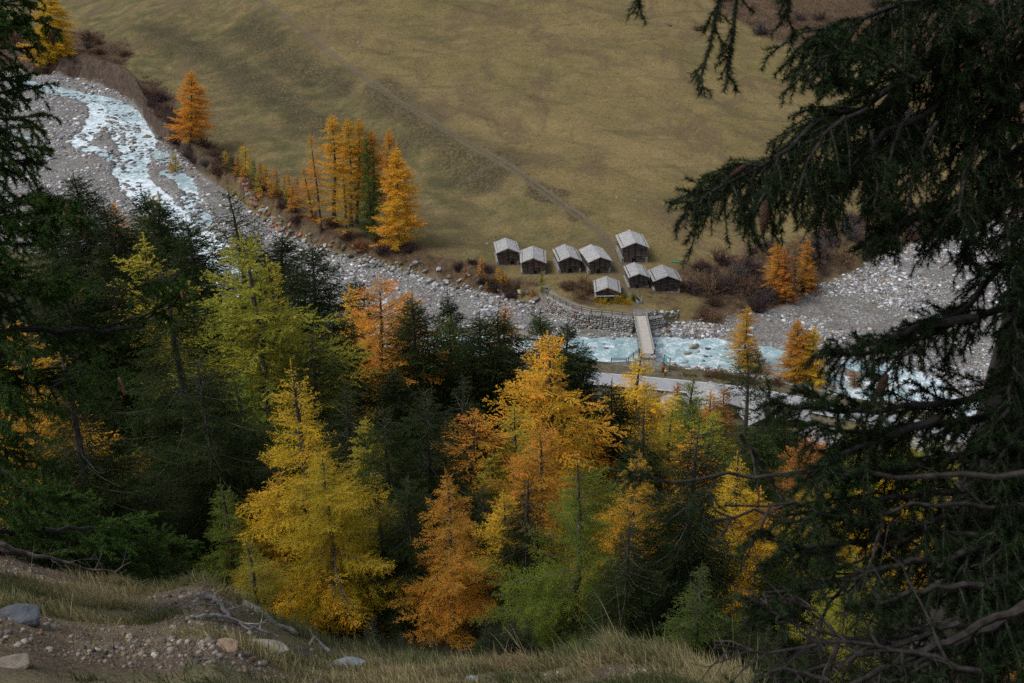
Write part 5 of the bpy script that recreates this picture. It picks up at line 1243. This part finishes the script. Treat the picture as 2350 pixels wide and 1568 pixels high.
# ------------------------------------------------------------------ near spruces whose boughs frame the view
M_NEEDLE = foliage_mat('near_needles', .03, .12)
def resample(P, n):
    P = np.asarray(P, float); c = np.concatenate([[0], np.cumsum(np.linalg.norm(np.diff(P, axis=0), axis=1))]); s = np.linspace(0, c[-1], n)
    Q = np.stack([np.interp(s, c, P[:, i]) for i in range(3)], 1)
    for _ in range(2): Q[1:-1] = (Q[:-2] + 2 * Q[1:-1] + Q[2:]) / 4
    return Q, c[-1]
def bough(tree, pts, r0, r1, sp=.055, lf=.33, lmax=.45, hang=.5, per=1050, nl=.020, nw=.0030, sp2=.055, l2=.46, s0=.12, color=(.03, .055, .02), rng=None, needled=True, own=.45, mat=None, twigs=0):
    K = 14; P, L = resample(pts, K); P[1:-1] += rng.normal(0, .006 * L, (K - 2, 3)); P = P[None]; La = np.array([L])
    org = P[0, 0].copy()
    wd = Crown(); wd.tube(P, np.linspace(r0, r1, K)[None], 7, .3)
    if needled:
        s, d, l, i, sf = side_shoots(P, La, sp, .85, lf, rng, s0, -.35 * hang, .75, lmax, .45, .04)
        P2 = shoots(s, d, l, rng.uniform(.1, 1.0, len(l)) * hang, 6, .06, rng)
        wd.tube(P2, radii(l, .003 + .006 * l, .0018 + 0 * l, 6), 4, .3)
        s3, d3, l3, i3, _ = side_shoots(P2, l, sp2, .75, l2, rng, .08, -.25 * hang, .8, .16, .5, .025)
        P3 = shoots(s3, d3, l3, rng.uniform(0, .6, len(l3)) * hang, 4, .03, rng)
        wd.tube(P3, radii(l3, .0022 + 0 * l3, .0014 + 0 * l3, 4), 3, .3)
        t2 = np.clip(rng.normal(.45, .14, len(l)), 0, 1); c = Crown()
        for PP, LL, tt in ((P3, l3, np.clip(t2[i3] + rng.normal(.08, .1, len(l3)), 0, 1)), (P2, l, t2)):
            V, T = needles(PP, LL, per, nl, nw, .75, rng, tt, 0, .2, .08); c.tri(V, T)
        tipk = P[:, int(K * (1 - own)):]; V, T = needles(tipk, La * own, per, nl, nw, .75, rng, np.array([.5]), 0, .2); c.tri(V, T)
    if twigs:
        s, d, l, i, sf = side_shoots(P, La, L / twigs, .8, .3, rng, .1, -.05, .9, .5, .4, .05)
        P2 = shoots(s, d, l, rng.normal(.1, .3, len(l)), 6, .12, rng); wd.tube(P2, radii(l, .004 + .008 * l, .0015 + 0 * l, 6), 4, .5)
        s3, d3, l3, i3, _ = side_shoots(P2, l, .09, .8, .4, rng, .15, 0, .9, .2, .4, .03); P3 = shoots(s3, d3, l3, rng.normal(.1, .3, len(l3)), 4, .1, rng); wd.tube(P3, radii(l3, .002 + 0 * l3, .001 + 0 * l3, 4), 3, .5)
    o = obj('branch', wd.mesh('branch', mat or M_DARKBARK), tree)
    if needled: nd = obj('needles', c.mesh('needles', M_NEEDLE), o); nd.color = tuple(np.array(color) * rng.uniform(.85, 1.15)) + (1,)
    return o
def cone_mesh(seed, ln=.125, r=.021):
    rng = np.random.default_rng(seed); mb = MB(); V = []; Q = []; rows = 15; per = 8
    mb.tube([[0, 0, 0], [0, 0, -ln * .3], [0, 0, -ln * .8], [0, 0, -ln]], [r * .35, r * .8, r * .7, r * .15], 8)
    for k in range(rows):
        z = -ln * (k + .3) / rows; rr = r * math.sin(math.pi * min(.12 + .88 * (k + .6) / rows, .96)) ** .6
        for j in range(per):
            a = (j + .5 * (k % 2)) * 2 * math.pi / per; c_, s_ = math.cos(a), math.sin(a); w = rr * .52
            p = lambda x, o_, zz: [c_ * o_ - s_ * x, s_ * o_ + c_ * x, zz]
            mb.add([p(-w, rr * .72, z + .004), p(w, rr * .72, z + .004), p(w * .55, rr * 1.1, z - ln / rows * 1.25), p(-w * .55, rr * 1.1, z - ln / rows * 1.25)], [[0, 1, 2, 3]])
    return mesh_np('cone', np.concatenate(mb.V), [np.concatenate(mb.Q), np.array(mb.T)], None, M_CONE, False)
CM = [cone_mesh(1), cone_mesh(2, .135, .019)]; CM2 = [m_.copy() for m_ in CM]
for m_ in CM2: m_.materials[0] = M_DARKCONE
def cone(tree, px, py, D, tilt=(0, 0), s=1.0):
    if tree['label'].find('left') > 0: bough(tree, PL([(px - 150, py + 10), (px - 70, py - 22), (px - 25, py - 22), (px + 4, py - 4), (px + 12, py + 6)], D + .25, D - .03), .007, .003, color=LG, rng=rg, own=.7, **dict(kwL, lf=.30, lmax=.16, sp=.07, sp2=.07, l2=.5, hang=.4))
    o = obj('cone', (CM if tree['label'].find('left') > 0 else CM2)[RNG.integers(2)], tree, PD(px, py, D)); s *= .72; o.scale = (s, s, s); o.rotation_euler = (tilt[0], tilt[1], RNG.random() * 6); return o
rg = np.random.default_rng(77)
def PL(pts, D0, D1):
    n = len(pts); return np.array([PD(p[0], p[1], D0 + (D1 - D0) * k / (n - 1)) for k, p in enumerate(pts)])
# right spruce
tp = PD(2345, 700, 4.2); gx, gy = tp[0], tp[1]; gz = float(H(gx, gy)) - .3
RT = bpy.data.objects.new('spruce_tree', None); COL.objects.link(RT); tag(RT, 'near black spruce along the right edge with long hanging boughs across the view', 'spruce tree')
tz = np.linspace(0, 1, 14); tr = MB(); tr.tube(np.stack([gx + .12 * np.sin(tz * 5), gy + .1 * np.cos(tz * 4) - .1, gz + tz * 15], 1), .17 * (1 - tz) ** .8 + .015, 12); tr.build('trunk', M_BARK, RT, True)
DK = (.019, .037, .012)
RB = [  # px path, D0, D1, kwargs
 ([(1672, -150), (1655, -40), (1640, 60), (1622, 130), (1600, 207)], 3.0, 3.0, dict(sp=.10, lf=.06, lmax=.035, hang=.5, own=1.0, nl=.021)),
 ([(1700, -150), (1690, -20), (1680, 100), (1668, 160), (1661, 212)], 3.1, 3.0, dict(sp=.12, lf=.05, lmax=.03, hang=.5, own=1.0, nl=.021)),
 ([(1480, -120), (1470, -40), (1465, 18)], 3.0, 3.0, dict(lf=.06, own=1.0, lmax=.04)),
 ([(1815, -120), (1812, -20), (1808, 50)], 3.0, 3.0, dict(lf=.1, own=1.0, lmax=.05)),
 ([(2380, -60), (2250, 60), (2110, 170), (1980, 240), (1880, 300), (1790, 350), (1740, 395), (1670, 425), (1575, 472)], 4.0, 3.0, dict(sp=.035, lf=.20, lmax=.30, hang=.9)),
 ([(2390, 80), (2260, 170), (2150, 240), (2060, 290), (1990, 330), (1930, 400), (1890, 440)], 4.0, 3.1, dict(sp=.04, lf=.24, lmax=.32, hang=1.0)),
 ([(1990, 250), (1940, 270), (1900, 300), (1850, 370), (1830, 450)], 3.2, 3.0, dict(lf=.25, hang=.8)),
 ([(1790, 350), (1770, 420), (1740, 470), (1718, 520)], 3.0, 3.0, dict(lf=.2, lmax=.08, own=1.0, sp=.05)),
 ([(2100, 180), (2010, 130), (1940, 120), (1880, 130), (1850, 185)], 3.4, 3.1, dict(lf=.3)),
 ([(2090, 250), (2050, 330), (2040, 400), (2030, 470)], 3.4, 3.2, dict(lf=.22, lmax=.12, own=.9)),
 ([(2000, 300), (2010, 380), (2015, 440), (2005, 475)], 3.3, 3.2, dict(lf=.25, lmax=.12, own=.9)),
 ([(2150, 280), (2110, 350), (2090, 430), (2085, 480), (2060, 540), (1990, 560)], 3.5, 3.2, dict(lf=.2, lmax=.14, own=.9)),
 ([(2340, 440), (2240, 500), (2170, 490), (2100, 480), (2060, 530), (2020, 560)], 3.9, 3.3, dict(lf=.26, lmax=.18)),
 ([(2360, -100), (2240, -20), (2120, 10), (2000, 20), (1900, 60), (1850, 100)], 4.0, 3.2, dict(sp=.045, lf=.3, hang=.8)),
 ([(2360, 200), (2280, 250), (2240, 330), (2210, 420), (2200, 500)], 4.0, 3.4, dict(lf=.25, hang=.9, lmax=.16)),
 ([(2370, 330), (2300, 360), (2250, 430), (2215, 560), (2225, 610)], 4.1, 3.6, dict(lf=.2, hang=.9, lmax=.10)),
 ([(2370, 560), (2300, 600), (2250, 680), (2200, 720), (2130, 740), (2100, 790)], 4.1, 3.5, dict(lf=.2, hang=.6, lmax=.10)),
 ([(2380, 690), (2250, 720), (2150, 760), (2060, 800), (1980, 820), (1930, 815), (1880, 806)], 4.0, 3.3, dict(sp=.05, lf=.16, hang=.5, lmax=.15)),
 ([(2240, 730), (2140, 740), (2060, 770), (2020, 790), (1990, 780)], 3.7, 3.3, dict(lf=.18, hang=.5, lmax=.1)),
 ([(2100, 800), (2050, 830), (2020, 880), (2000, 930)], 3.5, 3.4, dict(lf=.22, hang=.5, lmax=.1)),
 ([(2380, 880), (2260, 900), (2130, 930), (2010, 940), (1900, 945), (1820, 930), (1755, 925)], 4.0, 3.2, dict(sp=.05, lf=.18, hang=.5, lmax=.17)),
 ([(2380, 930), (2240, 960), (2110, 980), (1980, 990), (1900, 985), (1862, 968)], 4.0, 3.3, dict(sp=.06, lf=.2, hang=.7, lmax=.18)),
 ([(2150, 960), (2050, 1000), (1960, 1030), (1900, 1060), (1880, 1100)], 3.7, 3.3, dict(lf=.3, hang=.6)),
 ([(2380, 1020), (2230, 1050), (2100, 1070), (1990, 1080), (1900, 1110), (1830, 1100)], 4.0, 3.3, dict(sp=.07, lf=.24, hang=.6, lmax=.24)),
 ([(2380, 1090), (2230, 1120), (2090, 1140), (1980, 1150), (1900, 1180), (1800, 1200)], 4.0, 3.2, dict(sp=.07, lf=.22, hang=.7, lmax=.24)),
 ([(2380, 1150), (2200, 1190), (2100, 1220), (1990, 1240), (1900, 1260), (1780, 1240), (1720, 1230)], 4.0, 3.1, dict(sp=.08, lf=.18, hang=.6, lmax=.22)),
 ([(2380, 1230), (2240, 1260), (2130, 1290), (2040, 1300), (1970, 1320), (1880, 1330)], 3.9, 3.2, dict(sp=.08, lf=.2, hang=.7, lmax=.22)),
 ([(2380, 1300), (2260, 1340), (2150, 1350), (2050, 1370), (1960, 1400)], 3.9, 3.2, dict(sp=.09, lf=.18, hang=.7, lmax=.2)),
 ([(2380, 1380), (2280, 1440), (2200, 1470), (2120, 1520), (2060, 1580)], 3.8, 3.2, dict(sp=.06, lf=.22, hang=.6, lmax=.22)),
 ([(1860, 1400), (1800, 1370), (1750, 1390), (1700, 1370)], 3.3, 3.1, dict(lf=.35, hang=.5, lmax=.18)),
 ([(1900, 1560), (1800, 1530), (1740, 1560), (1690, 1600)], 3.1, 3.0, dict(lf=.35, hang=.5, lmax=.2)),
]
for k in range(22):     # dense mass near the trunk
    y = -120 + k * 75; e = 2325 if 6 < k < 13 else 2260; RB.append(([(2420, y), (2360, y + 25), (2320, y + 80), (e + rg.uniform(-20, 25), y + 150)], 4.1, 3.7, dict(sp=.055, lf=.34, hang=.8, lmax=.11 if 4 < k < 13 else .24)))
    if k > 15 and k % 2: RB.append(([(2340, y - 30), (2230, y + 10), (2150, y + 50), (2080 + rg.uniform(-50, 30), y + 120)], 4.6, 4.3, dict(sp=.07, lf=.3, hang=.6, lmax=.3)))
for pts, D0, D1, kw in RB: bough(RT, PL(pts, D0, D1), .006 + .010 * (D0 > 3.5), .0035, color=DK, rng=rg, **kw)
for pts, D0, D1, r, tw in [
 ([(2380, 1080), (2100, 1095), (1850, 1085), (1670, 1093), (1600, 1105), (1517, 1111), (1470, 1100), (1440, 1092)], 3.6, 3.1, .011, 0), ([(2380, 1165), (2200, 1160), (2000, 1165), (1778, 1158), (1663, 1160)], 3.8, 3.2, .009, 6),
 ([(2300, 1230), (2100, 1220), (1900, 1190), (1778, 1178), (1654, 1190), (1600, 1205)], 3.8, 3.2, .010, 8), ([(2360, 1390), (2247, 1431), (2160, 1481), (2042, 1525), (1949, 1572), (1900, 1600)], 3.6, 3.1, .015, 7),
 ([(2300, 1300), (2160, 1203), (2072, 1235), (2013, 1273), (1954, 1335), (1867, 1346), (1800, 1362), (1750, 1361)], 3.8, 3.2, .011, 12), ([(2200, 1420), (2100, 1450), (2013, 1481), (1896, 1455), (1808, 1425), (1726, 1378)], 3.6, 3.1, .009, 14),
 ([(2200, 1430), (2100, 1470), (2042, 1487), (1925, 1516), (1870, 1545), (1820, 1557), (1770, 1575)], 3.5, 3.1, .009, 16), ([(2250, 1540), (2100, 1500), (1960, 1470), (1800, 1490), (1700, 1500), (1640, 1480)], 3.4, 3.0, .008, 16),
 ([(2350, 1500), (2250, 1540), (2160, 1500), (2080, 1420), (2020, 1350)], 3.9, 3.5, .012, 12), ([(1700, 1000), (1745, 1060), (1790, 1140), (1850, 1200)], 3.4, 3.6, .008, 5),
 ([(2350, 1250), (2200, 1290), (2050, 1300), (1960, 1310), (1880, 1420), (1870, 1500)], 3.9, 3.4, .010, 14)]:
    bough(RT, PL(pts, D0, D1), r, r * .35, rng=rg, needled=False, twigs=int(tw * .6), mat=M_DARKBARK)
bough(RT, PL([(1520, 1111), (1490, 1090), (1460, 1080), (1440, 1095)], 3.1, 3.05), .004, .002, lf=.35, lmax=.1, color=DK, rng=rg, own=1.)
bough(RT, PL([(1640, 1105), (1620, 1140), (1610, 1170)], 3.15, 3.05), .004, .002, lf=.3, lmax=.08, color=DK, rng=rg, own=1.)
for px, py, D, tl, s in [(1757, 462, 2.95, (.02, .05), 1.0), (1712, 380, 3.1, (.9, .3), .6), (1835, 440, 3.05, (.5, .2), .5), (2035, 860, 3.4, (.2, 0), .9), (1890, 1100, 3.3, (.1, 0), .7)]: cone(RT, px, py, D, tl, s)
# unseen upper crown of the same tree, added overhead to shade the foreground
up = tree_model('spruce', 12, 3.4, 99, 120, .14, 60, .04, .014, .14, base=.04, shape=.6)
bpy.data.meshes.remove(up['wood'])
o = obj('crown', up['crown'], RT, (gx + 1.6, gy - .6, gz + 7.6)); o.color = (.03, .05, .02, 1)
# left spruce
tp = PD(-360, 500, 9.6); lx, ly = tp[0], tp[1]; lz = float(H(lx, ly)) - .3
LT = bpy.data.objects.new('spruce_tree', None); COL.objects.link(LT); tag(LT, 'near green spruce at the left edge with cones and one long thick bough', 'spruce tree')
tr = MB(); tr.tube(np.stack([lx + .12 * np.sin(tz * 5), ly + .1 * np.cos(tz * 4) - .1, lz + tz * 17], 1), .2 * (1 - tz) ** .8 + .02, 12); tr.build('trunk', M_BARK, LT, True)
kwL = dict(nl=.030, nw=.0065, per=700, sp=.11, sp2=.11, lf=.26, l2=.5, lmax=.42, hang=.7)
LG = (.050, .096, .020)
for k, (x, y) in enumerate([(140, -60), (122, -8), (105, 14), (96, 48), (112, 66), (124, 108), (92, 150), (112, 172), (150, 192), (155, 264), (140, 292), (65, 318), (60, 240), (145, 338), (138, 356), (132, 374), (40, 420), (80, 450), (152, 474), (192, 498), (150, 520), (100, 560), (88, 612), (60, 580),
                            (195, 658), (150, 640), (70, 700), (110, 800), (140, 850), (200, 850), (272, 866), (60, 900), (150, 940), (120, 1010), (170, 1080), (100, 1130), (60, 1180), (200, 1150), (30, 60), (40, 160), (30, 260), (20, 380), (20, 500), (20, 640), (30, 820), (30, 980), (40, 1080)]):
    D = 8.6 + rg.uniform(-.5, .9); t = PD(x - 42 if y < 460 or 520 < y < 640 else x - 25, y, D); s = np.array([lx, ly, t[2] + rg.uniform(.05, .45)])
    m1 = s + (t - s) * .35 + [0, 0, -.06]; m2 = s + (t - s) * .75 + [0, 0, -.12]
    bough(LT, [s, m1, m2, t], .018, .005, color=LG, rng=rg, own=.6, **kwL)
kb = dict(kwL, lf=.16)
bough(LT, PL([(-360, 770), (-60, 758), (60, 762), (140, 763), (260, 766), (330, 748)], 9.4, 8.6), .042, .014, color=LG, rng=rg, s0=.42, **kb)
bough(LT, PL([(230, 755), (290, 738), (350, 715), (395, 690), (414, 662)], 8.9, 8.5), .012, .004, color=LG, rng=rg, s0=.5, own=.4, **dict(kwL, lf=.3))
bough(LT, PL([(330, 735), (370, 715), (400, 700), (415, 675)], 8.8, 8.5), .010, .004, color=LG, rng=rg, own=.5, **dict(kwL, lf=.5, lmax=.2))
bough(LT, PL([(120, 890), (180, 862), (230, 850), (274, 868)], 8.9, 8.6), .012, .004, color=LG, rng=rg, own=.8, **dict(kwL, lf=.4, lmax=.25))
for k, pts in enumerate([[(-100, 1180), (80, 1170), (180, 1195), (260, 1225)], [(-100, 1220), (100, 1215), (260, 1240), (380, 1222)], [(-60, 1250), (150, 1240), (320, 1250), (462, 1246)], [(0, 1270), (180, 1270), (330, 1285), (440, 1292)], [(100, 1215), (230, 1210), (300, 1200), (330, 1195)], [(-50, 1290), (120, 1290), (250, 1300), (330, 1308)], [(-60, 1230), (60, 1240), (140, 1262), (180, 1280)], [(-60, 1140), (60, 1130), (140, 1150), (200, 1180)]]):
    bough(LT, PL(pts, 13, 15.0), .03, .006, color=(.062, .115, .022), rng=rg, own=.7, **dict(kwL, nl=.032, nw=.008, per=480, sp=.14, lf=.28, hang=.2, lmax=.7))
bough(LT, PL([(-20, 1248), (35, 1262), (75, 1273), (137, 1286), (190, 1306), (240, 1314), (273, 1313), (296, 1300), (301, 1290)], 12.2, 12.6), .030, .007, rng=rg, needled=False, twigs=5, mat=M_BARK)
for px, py, D, tl, s in [(117, 68, 8.3, (0, .1), 1.3), (155, 470, 8.3, (.1, -.35), 1.4), (138, 478, 8.4, (.1, -.2), 1.4), (182, 492, 8.3, (0, -.2), 1.3), (190, 518, 8.3, (0, .1), 1.2), (83, 636, 8.4, (0, .05), 1.4), (190, 664, 8.2, (.1, -.5), 1.3), (176, 668, 8.3, (0, -.1), 1.2), (418, 668, 8.3, (0, -.2), .9), (273, 866, 8.3, (0, -.45), 1.4)]: cone(LT, px, py, D, tl, s)

# ------------------------------------------------------------------ foreground ledge: grass, pebbles, rocks, dead wood
rf = np.random.default_rng(17)
def fg_mask(x, y):
    r = np.zeros(len(x))
    for pl in dirt_fg: r = np.maximum(r, ss(.25, -.15, poly_sd(x, y, pl) + fbm(x, y, .6, 3, 50) * 1.1))
    return r
n = 1500000; u = rf.uniform(-.78, .78, n); y = rf.uniform(4.5, 15, n); x = u * y; ly_ = np.interp(u, LU, LY)
dm = fg_mask(x, y); cl = fbm(x, y, .45, 3, 51) + .6 * fbm(x, y, 1.6, 2, 52); lipn = ss(-1.1, -.1, y - ly_)
k = (y < ly_ + .35) & (rf.random(n) < (1 - dm) ** 2 * (.05 + .95 * ss(-.12, .22, cl + .12 * lipn)) * .62 + .006)
x, y, u, cl, lipn = x[k], y[k], u[k], cl[k], lipn[k]; n = len(x); print('blades', n)
z = H(x, y); ln = .8 * rf.uniform(.07, .22, n) * (1 + .9 * lipn * rf.random(n)) * (1 + .8 * np.clip(cl, 0, .5)); ln = np.where(rf.random(n) < .01, ln * 2.4, ln)
big = (u > -.02 + .14) & (u < .33) & (lipn > .2); ln = np.where(big, ln * 1.4, ln)
az = 3.4 + rf.normal(0, .9, n) + fbm(x, y, .9, 2, 53) * 4; el = np.radians(rf.uniform(35, 85, n)); b0 = np.stack([x, y, z - .01], 1)
D = np.stack([np.cos(az) * np.cos(el), np.sin(az) * np.cos(el), np.sin(el)], 1); P = shoots(b0, D, ln, rf.uniform(.1, .55, n), 4, 0, rf)
wv = norm(np.cross(D, np.tile([0, 1., .3], (n, 1)) + rf.normal(0, .5, (n, 3)))) * (.0030 * rf.uniform(.7, 1.5, n))[:, None]
V = np.stack([P[:, 0] - wv, P[:, 0] + wv, P[:, 1] - wv * .85, P[:, 1] + wv * .85, P[:, 2] - wv * .6, P[:, 2] + wv * .6, P[:, 3]], 1)
b_ = np.arange(n)[:, None] * 7; Qd = np.concatenate([b_ + [0, 1, 3, 2], b_ + [2, 3, 5, 4]]); Tr = b_ + [4, 5, 6]
gc = fbm(x, y, .8, 3, 54) * 2.2 + .45 + rf.normal(0, .28, n) + .25 * big
gcol = np.array([.10, .135, .055])[None] * (1 - np.clip(gc, 0, 1))[:, None] + np.array([.42, .355, .215])[None] * np.clip(gc, 0, 1)[:, None]; gcol *= rf.uniform(.75, 1.25, (n, 1)) * [1, .95, .85]
m, nt, bs = new_mat('ledge_grass', .7, .2); N = NT(nt); c_ = N.attr('col', 'Color'); N.L(c_, bs.inputs['Base Color']); trl = N.n('ShaderNodeBsdfTranslucent'); N.L(c_, trl.inputs[0]); mx = N.n('ShaderNodeMixShader'); mx.inputs[0].default_value = .3
N.L(bs.outputs[0], mx.inputs[1]); N.L(trl.outputs[0], mx.inputs[2]); N.L(mx.outputs[0], nt.nodes['Material Output'].inputs[0])
tag(obj('grass', mesh_np('grass', V.reshape(-1, 3), [Qd, Tr], dict(col=np.repeat(gcol, 7, 0)), m, False)), kind='stuff')
n = 260000; u = rf.uniform(-.75, .75, n); y = rf.uniform(5, 14.5, n); x = u * y; k = (rf.random(n) < fg_mask(x, y) * .42 + .015) & (y < np.interp(u, LU, LY) + .2) & (rf.random(n) < .3 + ss(-.1, .2, fbm(x, y, .8, 3, 55))); x, y = x[k], y[k]; print('pebbles', len(x))
sz = np.minimum(.008 + .018 * rf.pareto(3.2, len(x)), .06)
pc = stone_colors(len(x), rf) * [.56, .49, .41]; small = (sz < .03); pc[small] = pc[small] * .45 + np.array([.12, .085, .065]) * .7
tag(stone_cloud('pebbles', x, y, sz, pc, I1, rf, sink=.15), kind='stuff')
VR = [mesh_np('rock', rock_shape(I3[0], np.random.default_rng(500 + i), 14, .25) * [1, .8, .6], [I3[1]], None, M_ROCK, True) for i in range(4)]
for px, py, sx, sy, szz, c, lab, rz in [(46, 1424, .19, .15, .15, (.12, .13, .155), 'slate blue rock on the dirt at the left edge', .2), (604, 1494, .33, .2, .11, (.30, .27, .22), 'long flat buff rock on the grassy ledge', 0), (520, 1490, .11, .1, .09, (.34, .24, .17), 'small tan stone left of the long flat rock', 0),
     (800, 1532, .22, .16, .13, (.25, .28, .31), 'pale blue grey rock on the ledge below the twisted larch', .4), (15, 1530, .16, .1, .05, (.24, .21, .17), 'flat buff stone at the lower left edge', .3), (688, 1503, .1, .08, .06, (.05, .045, .04), 'dark stone beside the bleached stump', 0), (1085, 1563, .06, .05, .05, (.36, .38, .40), 'small blue grey stone near bottom centre', 0),
     (1690, 1560, .10, .08, .06, (.3, .32, .34), 'grey stone in the bare patch at the ledge', 0)]:
    p = GF(px, py); o = obj('rock', VR[RNG.integers(4)], None, p + [0, 0, szz * .15]); o.scale = (sx, sy, szz); o.rotation_euler = (0, -.1, rz); o.color = (*c, 1); tag(o, lab, 'rock')
def dead(name, pts, r, mat, lab, lift=.03, twigs=0, cat='dead branch'):
    P = np.array([GF(*q) + [0, 0, lift] for q in pts]); P, L = resample(P, 12); P[1:-1] += rf.normal(0, .008, (10, 3)); org = P[0].copy()
    w_ = Crown(); w_.tube((P - org)[None], (np.linspace(r, r * .4, 12) * rf.uniform(.8, 1.2, 12))[None], 8, .5)
    if twigs:
        s, d, l, i, sf = side_shoots((P - org)[None], np.array([L]), L / twigs, .7, .3, rf, .2, .3, .5, .3, .3, .05); w_.tube(shoots(s, d, l, 0 * l, 5, .1, rf), radii(l, .3 * r + 0 * l, .1 * r + 0 * l, 5), 5, .5)
    o = obj(name, w_.mesh(name, mat), None, org); return tag(o, lab, cat)
dead('dead_branch', [(474, 1374), (500, 1385), (515, 1410), (535, 1430), (560, 1448), (583, 1458)], .030, M_DEAD, 'grey brown dead branch lying down the mound', .04, 3)
dead('dead_branch', [(448, 1433), (480, 1424), (512, 1422), (540, 1432), (575, 1450), (620, 1460), (640, 1472)], .020, M_PALE, 'bleached white branch crossing the brown one on the mound', .05, 2)
dead('fallen_log', [(561, 1393), (590, 1410), (625, 1432), (660, 1452), (684, 1464)], .055, M_DEAD, 'lichen covered log lying along the ledge edge', .03, 0, 'log')
dead('dead_branch', [(425, 1502), (470, 1520), (525, 1538)], .010, M_BARK, 'thin dark twig on the bare dirt at bottom left', .02, 2)
p = GF(727, 1490); t = bpy.data.objects.new('tree_stump', None); COL.objects.link(t); t.location = p; tag(t, 'bleached forked stump standing on the ledge by the dark larch trunk', 'stump')
w_ = Crown()
for pts, r in [([(-.16, 0, -.03), (-.10, .01, .10), (-.03, .0, .24), (.0, 0, .30)], .05), ([(.20, 0, -.04), (.10, 0, .08), (.02, 0, .22), (-.02, .0, .28)], .035), ([(-.02, 0, .24), (-.06, 0, .36), (-.10, .02, .44)], .018), ([(-.10, 0, .05), (-.16, -.04, .0), (-.22, -.05, -.04)], .03)]:
    P, L = resample(np.array(pts), 8); w_.tube(P[None], np.linspace(r, r * .5, 8)[None], 8, .5)
t.scale = (.55, .55, .55); obj('wood', w_.mesh('wood', M_PALE), t)
p2 = PD(748, 1400, 45)
